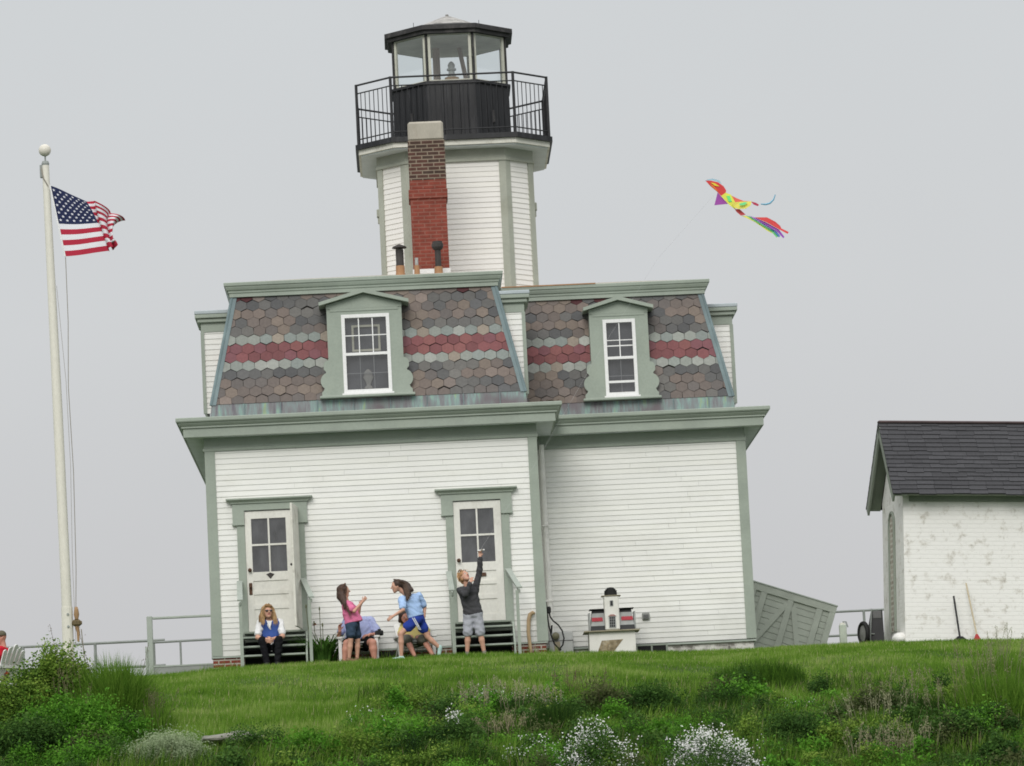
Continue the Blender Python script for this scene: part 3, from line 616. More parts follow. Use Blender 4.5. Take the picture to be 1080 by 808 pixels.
for i in range(8):
    p, q2 = Vector(GP[i]), Vector(GP[(i+1) % 8]); u = (q2-p).normalized(); nn = Vector((u.y, -u.x))
    t = MB(); t.tube([(p.x+nn.x*.012, p.y+nn.y*.012, 10.486), (p.x+nn.x*.012, p.y+nn.y*.012, 11.36)], .021, 6); part(t, 'mullion', 'roofblack', LN)
    f = MB(); Ln = (q2-p).length
    def lb(a, c, z0, z1):
        P = [p+u*a+nn*.008, p+u*c+nn*.008, p+u*c-nn*.03, p+u*a-nn*.03]; f.poly_z([tuple(v) for v in P], z0, z1)
    lb(.028, .075, 10.49, 11.355); lb(Ln-.075, Ln-.028, 10.49, 11.355); lb(.075, Ln-.075, 10.49, 10.515); lb(.075, Ln-.075, 11.325, 11.355)
    part(f, 'sash', mat('cream_sash', (.52, .52, .44), .6) if i == 0 else bpy.data.materials['cream_sash'], LN)
    g = MB(); A = p+u*.07-nn*.01; C = q2-u*.07-nn*.01; g.add([(A.x, A.y, 10.51), (C.x, C.y, 10.51), (C.x, C.y, 11.33), (A.x, A.y, 11.33)], [(0, 1, 2, 3)]); part(g, 'pane', 'lantglass', LN)
RP = chamf(1.15, 1.15*.586); b = MB(); sweep(RP, [(-.25, 11.345), (-.055, 11.345), (-.05, 11.40), (0, 11.41), (.0, 11.492), (-.05, 11.500), (-.62, 11.64)], mb=b); b.poly_z(offset(RP, -.24), 11.33, 11.352)
rf = part(b, 'lantern_roof', 'roofblack', LN)
b = MB(); sweep(RP, [(-.56, 11.628), (-.62, 11.66), (-1.08, 11.865), (-1.14, 11.88)], mb=b); b.lathe([(.03, 11.85), (.03, 11.905), (.0, 11.915)], (TC[0], TC[1], 0), 8); part(b, 'roof_cap', 'lichen', LN)
for dx in (-.62, .55): b = MB(); b.tube([(TC[0]+dx, 3.5, 11.50), (TC[0]+dx, 3.5, 11.60)], .005, 5); part(b, 'lightning_spike', 'rail', LN)
b = MB(); b.lathe([(.16, 10.3), (.16, 10.60), (.13, 10.62), (.13, 10.70)], (4.44, 4.15, 0), 14); part(b, 'lamp_pedestal', 'wood', LN)
b = MB(); b.lathe([(.075, 10.70), (.075, 10.74), (.055, 10.745), (.055, 10.83), (.085, 10.835), (.085, 10.865), (.055, 10.87), (.068, 10.93), (.04, 10.98), (.01, 11.0)], (4.44, 4.15, 0), 14); part(b, 'beacon_lamp', mat('beacon_grey', (.42, .44, .42), .35), LN, smooth=False)
b = MB(); b.tube([(4.18, 4.5, 10.3), (4.18, 4.5, 11.34)], .075, 6); b.tube([(4.78, 4.55, 10.3), (4.60, 4.55, 11.34)], .045, 6); part(b, 'inner_post', mat('tan_post', (.36, .29, .24), .8), LN)

# chimney and pipes
b = MB(); b.box(3.575, 4.195, 1.30, 1.90, 6.55, 8.02); b.box(3.55, 4.222, 1.275, 1.925, 8.02, 8.19, bev=.012); b.box(3.574, 4.212, 1.294, 1.906, 8.19, 9.045, bev=.01)
CH = part(b, 'chimney', 'chimney')
b = MB(); b.box(3.585, 4.198, 1.31, 1.89, 9.046, 9.385, bev=.035); part(b, 'flue_liner', 'buff', CH)
b = MB(); b.box(3.56, 4.21, 1.27, 1.297, 6.56, 6.79); part(b, 'step_flashing', 'vinyl', CH)
b = MB(); b.lathe([(.068, 6.5), (.068, 7.10)], (3.345, 1.0, 0), 12); b.lathe([(.075, 7.12), (.13, 7.13), (.115, 7.155), (.02, 7.195)], (3.345, 1.0, 0), 12); [b.tube([(3.345+dx, 1-.05, 7.09), (3.345+dx, .95, 7.14)], .006, 4) for dx in (-.05, .05)]
V1 = part(b, 'stove_pipe', 'darkpipe'); b = MB(); b.lathe([(.10, 6.5), (.078, 6.70), (.076, 6.82)], (3.345, 1.0, 0), 12); part(b, 'pipe_collar', 'newcopper', V1)
b = MB(); b.lathe([(.052, 6.5), (.052, 7.05), (.075, 7.06), (.10, 7.10), (.10, 7.16), (.085, 7.17), (.085, 7.20)], (4.0, .9, 0), 12); V2 = part(b, 'vent_pipe', 'darkpipe'); b = MB(); b.lathe([(.10, 6.5), (.075, 6.66), (.07, 6.76)], (4.0, .9, 0), 12); part(b, 'pipe_collar', 'newcopper', V2)
b = MB(); b.lathe([(.03, 6.5), (.03, 6.93)], (3.63, .9, 0), 10); V3 = part(b, 'vent_pipe', mat('pale_pipe', (.4, .4, .38), .6, .3, 30)); b = MB(); b.lathe([(.07, 6.5), (.05, 6.66), (.045, 6.80)], (3.63, .9, 0), 12); part(b, 'pipe_collar', 'newcopper', V3)

# ------------------------------------------------------------------ people: one smooth surface per body, grown from tapered limbs
def _cone(P, a, b, ra, rb):
    a = np.array(a); b = np.array(b); ab = b-a; t = np.clip(((P-a)@ab)/max(ab@ab, 1e-9), 0, 1)
    return np.linalg.norm(P-a-t[..., None]*ab, axis=-1)-(ra+t*(rb-ra))
def _ell(P, c, r, Rm=None):
    q = P-np.array(c)
    if Rm is not None: q = q@np.array(Rm).T
    r = np.array(r); k0 = np.linalg.norm(q/r, axis=-1); k1 = np.linalg.norm(q/(r*r), axis=-1)
    return k0*(k0-1)/np.maximum(k1, 1e-6)
def sdf_mesh(prims, h=.0075, clips=(), wr=0.0):
    """prims: ('c',a,b,ra,rb,k) tapered limb or ('e',c,r,Rm,k); k is the blend radius; '-': carve"""
    lo, hi = np.full(3, 1e9), np.full(3, -1e9); bb = []
    for p in prims:
        if p[0] == 'c': r = max(p[3], p[4]); l = np.minimum(p[1], p[2])-r; u = np.maximum(p[1], p[2])+r
        else: r = max(p[2]); l = np.array(p[1])-r; u = np.array(p[1])+r
        bb.append((l, u)); lo = np.minimum(lo, l); hi = np.maximum(hi, u)
    lo = lo-3*h; n = np.ceil((hi+3*h-lo)/h).astype(int)+1
    V = np.full(n, .12)
    ax = [lo[i]+h*np.arange(n[i]) for i in range(3)]
    for p, (l, u) in zip(prims, bb):
        k = p[-1]; m = .05+k
        i0 = np.maximum(0, ((l-m-lo)/h).astype(int)); i1 = np.minimum(n, ((u+m-lo)/h).astype(int)+2)
        sl = tuple(slice(a, b) for a, b in zip(i0, i1))
        P = np.stack(np.meshgrid(*[ax[i][sl[i]] for i in range(3)], indexing='ij'), -1)
        d = _cone(P, *p[1:5]) if p[0] == 'c' else _ell(P, p[1], p[2], p[3])
        c = V[sl]
        if k > 0:
            hh = np.clip(.5+.5*(c-d)/k, 0, 1); V[sl] = c+(d-c)*hh-k*hh*(1-hh)
        else: V[sl] = np.minimum(c, d)
    if wr:
        P = np.stack(np.meshgrid(*ax, indexing='ij'), -1); x, y, z = P[..., 0], P[..., 1], P[..., 2]
        V = V+wr*(np.sin(38*x+22*z+3*np.sin(17*z+9*y))*np.sin(31*z-13*x+2*np.sin(21*x))+.6*np.sin(61*z+30*x+4*np.sin(19*y+11*x)))
    if clips:
        P = np.stack(np.meshgrid(*ax, indexing='ij'), -1)
        for pt, nn in clips:
            nn = np.array(nn, float); nn /= np.linalg.norm(nn); V = np.maximum(V, (P-np.array(pt))@nn)
    ins = V < 0; c = [ins[a:n[0]-1+a, b:n[1]-1+b, d:n[2]-1+d] for a in (0, 1) for b in (0, 1) for d in (0, 1)]
    cnt = sum(q.astype(np.int8) for q in c); act = np.argwhere((cnt > 0) & (cnt < 8))
    idx = np.full(cnt.shape, -1, np.int64); idx[tuple(act.T)] = np.arange(len(act))
    acc = np.zeros((len(act), 3)); num = np.zeros(len(act))
    for a in range(3):
        o1, o2 = [q for q in range(3) if q != a]
        for s in (0, 1):
            for t in (0, 1):
                p0 = act.copy(); p0[:, o1] += s; p0[:, o2] += t; p1 = p0.copy(); p1[:, a] += 1
                v0 = V[tuple(p0.T)]; v1 = V[tuple(p1.T)]; x = (v0 < 0) != (v1 < 0)
                f = np.where(x, v0/np.where(x, v0-v1, 1), 0); q = p0.astype(float); q[:, a] += f
                acc += np.where(x[:, None], q, 0); num += x
    pts = lo+h*acc/num[:, None]; faces = []
    for a in range(3):
        o1, o2 = (a+1) % 3, (a+2) % 3
        sl0 = [slice(1, -1)]*3; sl0[a] = slice(0, -1); sl1 = list(sl0); sl1[a] = slice(1, None)
        A, B = ins[tuple(sl0)], ins[tuple(sl1)]; e = np.argwhere(A != B)
        if not len(e): continue
        base = e+1; base[:, a] -= 1; fl = A[tuple(e.T)]
        def g(d1, d2): q = base.copy(); q[:, o1] -= d1; q[:, o2] -= d2; return idx[tuple(q.T)]
        Q = np.stack([g(1, 1), g(0, 1), g(0, 0), g(1, 0)], 1); Q[~fl] = Q[~fl][:, ::-1]; faces.append(Q)
    F = np.concatenate(faces); F = F[(F >= 0).all(1)]
    # one light relaxation so limbs lose the grid steps
    for _ in range(2):
        s = np.zeros_like(pts); w = np.zeros(len(pts))
        for i, j in ((0, 1), (1, 2), (2, 3), (3, 0)):
            np.add.at(s, F[:, i], pts[F[:, j]]); np.add.at(w, F[:, i], 1); np.add.at(s, F[:, j], pts[F[:, i]]); np.add.at(w, F[:, j], 1)
        pts = pts*.55+.45*s/np.maximum(w, 1)[:, None]
    return pts, F
def sdf_part(name, prims, m, parent, h=.0075, clips=(), paint=(), wr=0.0, **kw):
    """paint: (centre, radius, material) patches on the face"""
    base = np.array(parent.location) if parent.parent is None else np.array(parent.parent.location)
    V, F = sdf_mesh(prims, h, clips, wr); mats = [m]+[q[2] for q in paint]
    o = raw_mesh(name, V-base, F, mats, parent, smooth=True, **kw)
    if paint:
        cen = V[F].mean(1); mi = np.zeros(len(F), np.int32)
        for k, (c, r, _) in enumerate(paint):
            d = (cen-np.array(c))/np.array(r); mi[(d*d).sum(1) < 1] = k+1
        o.data.polygons.foreach_set('material_index', mi)
    return o
nrm_ = lambda v: np.array(v, float)/np.linalg.norm(v)
def lerp(a, b, t): return np.array(a, float)+(np.array(b, float)-np.array(a, float))*t
SKIN = mat('skin', (.56, .315, .225), .55, .06, 8, spec=.35)
SKIN2 = mat('sunburnt_skin', (.54, .26, .19), .55, .08, 8, spec=.35)
LIP = mat('lips', (.38, .12, .11), .5); EYEW = mat('eye_white', (.6, .58, .55), .4); EYED = mat('iris_dark', (.03, .022, .018), .3)
HAIR = {k: mat('hair_'+k, c, .6, .35, 22, (3, 3, .5), spec=.4, fine=.15) for k, c in (('blonde', (.27, .155, .068)), ('brown', (.055, .028, .018)), ('darkbrown', (.045, .026, .018)), ('ginger', (.33, .175, .075)), ('grey', (.16, .14, .12)))}
def fabric(n, c, var=.14): return mat(n, c, .85, var, 7, dirt=tuple(q*.7 for q in c), dirt_amt=.5, dirt_scale=5, spec=.05, bump=.25, bscale=30)
def hand(wr, d, palm, side, s, curl=.5, fr=.0085):
    d = nrm_(d); palm = nrm_(np.array(palm, float)-d*np.dot(palm, d)); w = np.cross(d, palm)*side; wr = np.array(wr, float); pr = []
    for q in (-.028, 0, .028): pr.append(('c', wr+w*q*.5*s, wr+d*.085*s+w*q*s, .016*s, .0135*s, .012))
    for q, ln in ((-.033, .062), (-.011, .074), (.011, .080), (.033, .070)):
        p0 = wr+d*.088*s+w*q*s; a = 0; seg = ln*s
        for f, r in ((.46, 1), (.32, .92), (.26, .84)):
            a += curl*.75; dd = d*math.cos(a)+palm*math.sin(a); p1 = p0+dd*seg*f; pr.append(('c', p0, p1, fr*r, fr*r*.94, .002)); p0 = p1
    t0 = wr+d*.025*s+w*.026*s; t1 = t0+nrm_(d*.6+w*.75+palm*.25)*.042*s; t2 = t1+nrm_(d*.85+w*.25+palm*.4)*.034*s
    pr += [('c', t0, t1, .0125*s, .0105*s, .006), ('c', t1, t2, .0105*s, .0088*s, .003)]
    return pr
def head(c, f, hh, up=(0, 0, 1), neck=None, s=1):
    f = nrm_(f); r = nrm_(np.cross(f, up)); u = np.cross(r, f); c = np.array(c, float)
    L = lambda x, y, z: c+(r*x+f*y+u*z)*hh
    pr = [('e', L(0, -.07, .11), (.335*hh, .40*hh, .385*hh), np.stack([r, f, u]), 0), ('c', L(0, .10, -.08), L(0, .20, -.36), .29*hh, .13*hh, .05*hh*4*.2),
          ('c', L(-.12, .02, -.12), L(-.09, .12, -.30), .19*hh, .13*hh, .02), ('c', L(.12, .02, -.12), L(.09, .12, -.30), .19*hh, .13*hh, .02),
          ('c', L(0, .33, .05), L(0, .425, -.085), .035*hh, .06*hh, .012), ('e', L(.335, -.05, -.02), (.035*hh, .075*hh, .12*hh), np.stack([r, f, u]), .004), ('e', L(-.335, -.05, -.02), (.035*hh, .075*hh, .12*hh), np.stack([r, f, u]), .004),
          ('c', L(-.2, .29, .10), L(.2, .29, .10), .05*hh, .05*hh, .012), ('c', L(-.09, .31, -.22), L(.09, .31, -.22), .035*hh, .035*hh, .008)]
    paint = []
    for sx in (-1, 1): paint += [(L(sx*.135, .315, .02), (.055*hh,)*3, EYEW), (L(sx*.135, .33, .02), (.034*hh,)*3, EYED)]
    paint.append((L(0, .345, -.215), tuple(.085*hh*abs(r)+.05*hh), LIP))
    if neck is not None: pr.append(('c', neck, L(0, -.10, -.12), .058*s, .052*s, .03))
    return pr, paint, L
def person(label, loc, J, s, hh, f, build=1.0, group=None, cat='person', legr=1.0):
    """bare body as one continuous surface; J holds the joints in world metres"""
    T = thing('person', label, cat, loc, group)
    A = {k: np.array(v, float) for k, v in J.items()}
    ch = (A['sl']+A['sr'])/2; P = A['p']; ax = nrm_(A['sr']-A['sl']); hx = nrm_(A['hr']-A['hl']); B = build
    pr = []
    for sg in (-1, 1):
        pr.append(('c', P+hx*sg*.058*s*B, lerp(P, ch, .5)+ax*sg*.05*s*B, .105*s*B, .088*s*B, .04)); pr.append(('c', lerp(P, ch, .5)+ax*sg*.05*s*B, lerp(P, ch, .86)+ax*sg*.07*s, .088*s*B, .10*s, .04))
    pr.append(('c', A['sl'], A['sr'], .052*s, .052*s, .04))
    for q in 'lr':
        pr += [('c', A['s'+q], A['e'+q], .05*s, .038*s, .02), ('c', A['e'+q], A['w'+q], .038*s, .026*s, .012)]
        pr += [('c', A['h'+q], A['k'+q], .082*s*legr, .054*s*legr, .03), ('c', A['k'+q], lerp(A['k'+q], A['a'+q], .35), .052*s*legr, .055*s*legr, .015), ('c', lerp(A['k'+q], A['a'+q], .35), A['a'+q], .055*s*legr, .034*s, .015)]
        t = A.get('t'+q); t = t if t is not None else A['a'+q]+np.array((0, -.14*s, -.04*s))
        pr += [('c', A['a'+q]+np.array((0, 0, -.02*s)), t, .034*s, .026*s, .015)]
    hp, paint, L = head(A['hd'], f, hh, neck=ch+np.array((0, 0, .01)), s=s)
    k0 = len(pr); pr += hp
    return T, A, pr, paint, L
def finish(T, pr, paint, skin=SKIN, h=.0075): return sdf_part('body', pr, skin, T, h, paint=paint)
def shirt(T, A, s, m, sleeve, B=1.0, hem=.0, infl=.014, name='shirt', neck=.05, extra=()):
    P, ch = A['p'], (A['sl']+A['sr'])/2; ax = nrm_(A['sr']-A['sl']); hx = nrm_(A['hr']-A['hl']); pr = []
    for sg in (-1, 1):
        pr.append(('c', P+hx*sg*.06*s*B, lerp(P, ch, .5)+ax*sg*.052*s*B, .112*s*B+infl, .094*s*B+infl, .04)); pr.append(('c', lerp(P, ch, .5)+ax*sg*.052*s*B, lerp(P, ch, .86)+ax*sg*.072*s, .094*s*B+infl, .10*s+infl, .04))
    pr.append(('c', A['sl'], A['sr'], .052*s+infl, .052*s+infl, .04)); pr += list(extra)
    for q in 'lr':
        if sleeve <= 1: pr.append(('c', A['s'+q], lerp(A['s'+q], A['e'+q], sleeve), .052*s+infl, .047*s+infl*1.4, .02))
        else: pr += [('c', A['s'+q], A['e'+q], .052*s+infl, .040*s+infl, .02), ('c', A['e'+q], lerp(A['e'+q], A['w'+q], sleeve-1), .040*s+infl, .030*s+infl, .015)]
    d = nrm_(P-ch); return sdf_part(name, pr, m, T, .009, clips=[(P+d*hem, d)], wr=.006*s)
def shorts(T, A, s, m, ln, B=1.0, infl=.012, name='shorts', top=.10, legr=1.0, seated=False):
    P, ch = A['p'], (A['sl']+A['sr'])/2; hx = nrm_(A['hr']-A['hl']); pr = []
    for sg in (-1, 1): pr.append(('c', P+hx*sg*.06*s*B, lerp(P, ch, .28)+hx*sg*.05*s*B, .108*s*B+infl, .096*s*B+infl, .04))
    for q in 'lr':
        if ln <= 1: pr.append(('c', A['h'+q], lerp(A['h'+q], A['k'+q], ln), .088*s*legr+infl, (.088-.026*ln)*s*legr+infl*2, .025))
        else: pr += [('c', A['h'+q], A['k'+q], .086*s*legr+infl, .058*s*legr+infl, .025), ('c', A['k'+q], lerp(A['k'+q], A['a'+q], ln-1), .058*s+infl, .042*s+infl, .02)]
    d = nrm_(ch-P); return sdf_part(name, pr, m, T, .009, clips=() if seated else [(P+d*top*s, d)], wr=.006*s)
def shoes(T, A, s, m):
    for q in 'lr':
        t = A.get('t'+q); t = t if t is not None else A['a'+q]+np.array((0, -.14*s, -.04*s)); d = nrm_(t-A['a'+q]); b = A['a'+q]+np.array((0, 0, -.025*s))
        sdf_part('shoe', [('c', b-d*.03*s, t+d*.02, .045*s, .038*s, .02), ('c', b, b+np.array((0, 0, .05*s)), .042*s, .040*s, .015)], m, T, .008)

def strands(T, paths, n, m, seed=1, w=.007, jit=.012, wave=.008):
    """loose locks laid over a head of hair: thin tapered ribbons along the given guide paths"""
    r = np.random.default_rng(seed); b = MB(); o = np.array(T.location)
    for k in range(n):
        g = np.array(paths[r.integers(len(paths))], float); t = np.linspace(0, r.uniform(.75, 1.12), 7); off = r.normal(size=3)*jit; ph = r.uniform(0, 6.28); pts = []
        for q in t:
            f = min(q, 1)*(len(g)-1); i = min(int(f), len(g)-2); p = g[i]+(g[i+1]-g[i])*(f-i)+(g[-1]-g[-2])*max(q-1, 0); pts.append(p+off*(.4+.9*q)+np.array((wave*math.sin(ph+q*7), wave*.6*math.cos(ph+q*6), 0)))
        v = []
        for i, p in enumerate(pts): ww = w*(1-.75*(i/6)**2); v += [p-o+np.array((-ww*.5, -.002, 0)), p-o+np.array((ww*.5, -.002, 0))]
        b.add(v, [(2*i, 2*i+1, 2*i+3, 2*i+2) for i in range(6)])
    return b.build('hair_strands', m, T)
# woman on the steps
J = dict(p=(.93, -.72, .215), sl=(.755, -.79, .665), sr=(1.085, -.78, .66), hd=(.890, -.85, .842), el=(.705, -.93, .42), er=(1.125, -.93, .42), wl=(.855, -1.075, .375), wr=(.955, -1.075, .375),
         hl=(.85, -.72, .21), hr=(1.01, -.72, .21), kl=(.79, -1.06, .355), kr=(1.06, -1.06, .355), al=(.85, -1.10, -.02), ar=(1.02, -1.10, -.02))
T, A, pr, pt, L = person('woman with long blonde hair in a blue vest and sunglasses sitting on the left steps', (.93, -.72, -.06), J, .95, .225, (.28, -.95, .10))
pr += hand(A['wl'], (.55, -.45, -.35), (.5, .6, .0), 1, .9, .7)+hand(A['wr'], (-.6, -.45, -.25), (-.5, .6, 0), -1, .9, .75)
finish(T, pr, pt)
shirt(T, A, .95, fabric('white_tee', (.74, .74, .74), .05), .72, 1.0, .02, .012)
ch = (A['sl']+A['sr'])/2; vp = []
for sg in (-1, 1): vp += [('c', A['p']+np.array((sg*.06, -.01, .03)), lerp(A['p'], ch, .5)+np.array((sg*.055, -.012, 0)), .128, .116, .03), ('c', lerp(A['p'], ch, .5)+np.array((sg*.055, -.012, 0)), lerp(A['p'], ch, .9)+np.array((sg*.085, -.012, 0)), .114, .100, .03), ('c', lerp(A['p'], ch, .9)+np.array((sg*.085, -.012, 0)), ch+np.array((sg*.085, .0, .045)), .098, .050, .02)]
vest = sdf_part('vest', vp, fabric('blue_vest', (.055, .105, .33)), T, .009, clips=[(A['p']+np.array((0, 0, .13)), (0, 0, -1))])
b = MB(); b.add([tuple(np.array(q)-np.array(T.location)) for q in ((.865, -.895, .69), (.955, -.895, .69), (.915, -.925, .56))], [(0, 2, 1)]); b.build('shirt_front', bpy.data.materials['white_tee'], T)
shorts(T, A, .95, fabric('black_trousers', (.012, .012, .014)), 1.97, 1.0, .012, 'trousers', seated=True); shoes(T, A, .95, M['rubber'])
hp = [('e', L(0, -.10, .15), (.385*.225, .40*.225, .39*.225), None, 0), ('c', L(-.33, -.02, .12), L(-.40, .02, -.35), .035, .05, .02), ('c', L(.33, -.02, .12), L(.42, .02, -.35), .035, .05, .02), ('c', L(-.40, .02, -.35), L(-.56, .22, -1.0), .050, .032, .02), ('c', L(-.45, -.05, -.3), L(-.58, .05, -.85), .042, .03, .02), ('c', L(.42, .02, -.35), L(.56, .22, -1.0), .052, .030, .02), ('c', L(.45, -.05, -.2), L(.66, .0, -.75), .04, .028, .02), ('c', L(0, -.38, .0), L(0, -.42, -.5), .07, .06, .03), ('c', L(-.2, .27, .40), L(.18, .27, .41), .02, .02, .02)]
sdf_part('hair', hp, HAIR['blonde'], T, .0075, clips=[(L(0, .20, .0), L(0, 1, -.42)-L(0, 0, 0))], wr=.003)
strands(T, [(L(sg*.06, .12, .56), L(sg*.36, .10, .30), L(sg*.46, .10, -.2), L(sg*e_, .25, -.70), L(sg*(e_+.02), .30, -1.02)) for sg in (-1, 1) for e_ in (.40, .47, .54)], 130, mat('hair_blonde_light', (.38, .235, .105), .6, .3, 20), 3)
strands(T, [(L(sg*.1, .0, .56), L(sg*.40, -.0, .25), L(sg*.50, .02, -.3), L(sg*.54, .15, -.92)) for sg in (-1, 1)], 80, mat('hair_blonde_dark', (.17, .09, .04), .6, .3, 20), 4)
b = MB()
for sx in (-1, 1): q = L(sx*.15, .36, .03)-np.array(T.location); b.ball(tuple(q), (.026, .012, .019))
q1, q2 = L(-.30, .26, .05)-np.array(T.location), L(.30, .26, .05)-np.array(T.location); b.tube([tuple(q1), tuple(L(0, .395, .05)-np.array(T.location)), tuple(q2)], .005, 6); b.build('sunglasses', mat('dark_lens', (.015, .01, .012), .15, spec=.6), T)

# girl in pink
J = dict(p=(2.285, -1.2, .545), sl=(2.245, -1.06, .875), sr=(2.195, -1.33, .875), hd=(2.175, -1.2, 1.105), el=(2.39, -1.0, .73), er=(2.325, -1.40, .745), wl=(2.43, -1.10, .87), wr=(2.475, -1.36, .905),
         hl=(2.315, -1.12, .52), hr=(2.265, -1.28, .52), kl=(2.36, -1.12, .285), kr=(2.245, -1.27, .285), al=(2.335, -1.11, -.03), ar=(2.205, -1.25, -.03), tl=(2.43, -1.08, -.065), tr=(2.31, -1.22, -.065))
T, A, pr, pt, L = person('girl in pink shirt and denim shorts with long brown hair standing side-on', (2.27, -1.2, -.08), J, .76, .215, (.96, .22, .04), 1.0)
pr += hand(A['wr'], (.55, .05, .6), (-.3, .9, .2), 1, .74, .9, .0072)+hand(A['wl'], (.4, -.3, .7), (.1, -.9, .1), -1, .74, .9, .0072)
finish(T, pr, pt)
shirt(T, A, .76, fabric('pink_cotton', (.70, .19, .34)), .62, 1.06, -.02, .022, extra=[('c', (2.26, -1.2, .72), (2.325, -1.2, .60), .115, .13, .04)])
shorts(T, A, .76, fabric('blue_denim', (.045, .07, .11), .35), .60, 1.12, .014); shoes(T, A, .76, mat('sandal_brown', (.22, .13, .08), .7))
h0 = .215; hp = [('e', L(0, -.12, .15), (.385*h0, .40*h0, .385*h0), None, 0), ('c', L(0, -.30, .05), L(0, -.34, -.45), .066, .06, .03), ('c', L(.1, -.34, -.45), (2.205, -1.31, .80), .06, .045, .03), ('c', L(.28, -.30, -.35), (2.185, -1.385, .88), .055, .048, .03), ('c', (2.185, -1.385, .88), (2.205, -1.41, .79), .048, .042, .03), ('c', (2.215, -1.29, .80), (2.205, -1.40, .79), .045, .04, .02), ('c', (2.205, -1.40, .79), (2.255, -1.41, .70), .042, .018, .02), ('c', L(.2, -.1, .1), L(.2, -.3, -.35), .05, .05, .03), ('c', L(-.2, -.1, .1), L(-.2, -.3, -.35), .05, .05, .03)]
sdf_part('hair', hp, HAIR['brown'], T, .0075, clips=[(L(0, .15, .0), L(0, 1, -.30)-L(0, 0, 0))], wr=.0025)
strands(T, [(L(q, .05, .52), L(.3+q*.2, -.25, .2), L(.32, -.32, -.35), (2.195, -1.39, .86), (2.255, -1.435, .68)) for q in (.1, .25, .35)]+[(L(.34, .12, .25), L(.36, .05, -.1), L(.34, -.1, -.4), (2.24, -1.41, .80))], 110, mat('hair_brown_light', (.10, .05, .03), .6, .3, 20), 5)

# running girl in blue
J = dict(p=(3.345, -1.2, .575), sl=(3.115, -1.33, .905), sr=(3.40, -1.07, .965), hd=(3.035, -1.22, 1.135), el=(3.13, -1.45, .725), er=(3.485, -1.0, .78), wl=(2.955, -1.47, .625), wr=(3.475, -1.06, .63),
         hl=(3.30, -1.28, .545), hr=(3.395, -1.12, .55), kl=(3.075, -1.32, .345), kr=(3.51, -1.10, .29), al=(3.065, -1.30, -.05), ar=(3.705, -1.08, .095), tl=(2.95, -1.31, -.07), tr=(3.68, -1.09, -.035))
T, A, pr, pt, L = person('girl in light blue shirt and royal blue shorts running to the left', (3.33, -1.2, -.08), J, .80, .215, (-.965, -.16, -.14), 1.0)
pr += hand(A['wl'], (-.8, .1, -.5), (-.2, .8, -.5), -1, .76, .35, .0074)+hand(A['wr'], (-.2, -.2, -.9), (-.9, .2, .1), 1, .76, .5, .0074)
finish(T, pr, pt)
shirt(T, A, .80, fabric('light_blue_cotton', (.37, .52, .78), .08), .72, 1.06, -.045, .018)
shorts(T, A, .80, fabric('royal_blue_cloth', (.030, .058, .30)), .46, 1.06, .013)
b = MB(); q0 = np.array(T.location)
for o_ in (0, .03):
    P0 = np.array((3.265+o_, -1.405, .59)); P1 = np.array((3.345+o_*.8, -1.405, .44)); P2 = np.array((3.375+o_*.7, -1.38, .385))
    w = np.array((.015, 0, .004)); b.add([tuple(q-q0) for q in (P0, P0+w, P1+w, P1, P2+w, P2)], [(0, 3, 2, 1), (3, 5, 4, 2)])
st = b.build('side_stripes', fabric('white_stripe', (.6, .62, .66), .05), T)
shoes(T, A, .80, fabric('pale_green_shoe', (.45, .62, .58)))
hp = [('e', L(0, -.12, .16), (.39*h0, .405*h0, .39*h0), None, 0), ('c', L(0, -.40, .12), L(.02, -.75, -.15), .07, .075, .03), ('c', L(.02, -.75, -.15), (3.215, -1.29, .985), .072, .055, .03), ('c', (3.215, -1.29, .985), (3.20, -1.36, .90), .055, .02, .02), ('c', L(0, -.6, .05), (3.285, -1.27, 1.06), .06, .035, .03), ('c', L(.2, -.1, .1), L(.2, -.2, -.2), .05, .04, .03)]
sdf_part('hair', hp, HAIR['darkbrown'], T, .0075, clips=[(L(0, .16, .0), L(0, 1, -.30)-L(0, 0, 0))], wr=.0025)
strands(T, [(L(-.1, .1, .55), L(-.35, -.3, .3), L(-.3, -.7, .0), (3.20, -1.33, 1.0), q) for q in ((3.21, -1.38, .88), (3.28, -1.36, .95), (3.33, -1.34, 1.02), (3.25, -1.37, .90))], 120, mat('hair_darkbrown_light', (.085, .05, .032), .6, .3, 20), 6)

# boy with the kite winder
J = dict(p=(4.275, -1.2, .635), sl=(4.085, -1.23, 1.02), sr=(4.335, -1.2, 1.035), hd=(4.165, -1.24, 1.245), el=(4.165, -1.42, .93), er=(4.42, -1.22, 1.335), wl=(4.255, -1.43, 1.125), wr=(4.435, -1.25, 1.555),
         hl=(4.205, -1.2, .61), hr=(4.345, -1.2, .61), kl=(4.175, -1.23, .295), kr=(4.38, -1.22, .295), al=(4.15, -1.2, -.02), ar=(4.43, -1.2, -.02))
T, A, pr, pt, L = person('boy in dark grey jumper and pale shorts reaching one arm up before the right door', (4.27, -1.2, -.08), J, .86, .22, (.50, -.64, .52), 1.0)
pr += hand(A['wr'], (.05, 0, 1), (-.2, -1, 0), 1, .78, 1.0, .0075)+hand(A['wl'], (.25, .15, .9), (.5, .8, 0), -1, .78, .8, .0075)
finish(T, pr, pt)
shirt(T, A, .86, fabric('charcoal_knit', (.062, .062, .066)), 1.86, 1.0, .02, .016, 'jumper')
shorts(T, A, .86, fabric('pale_grey_cloth', (.37, .38, .42), .06), .93, 1.0, .014); shoes(T, A, .86, mat('worn_shoe', (.2, .17, .15), .8))
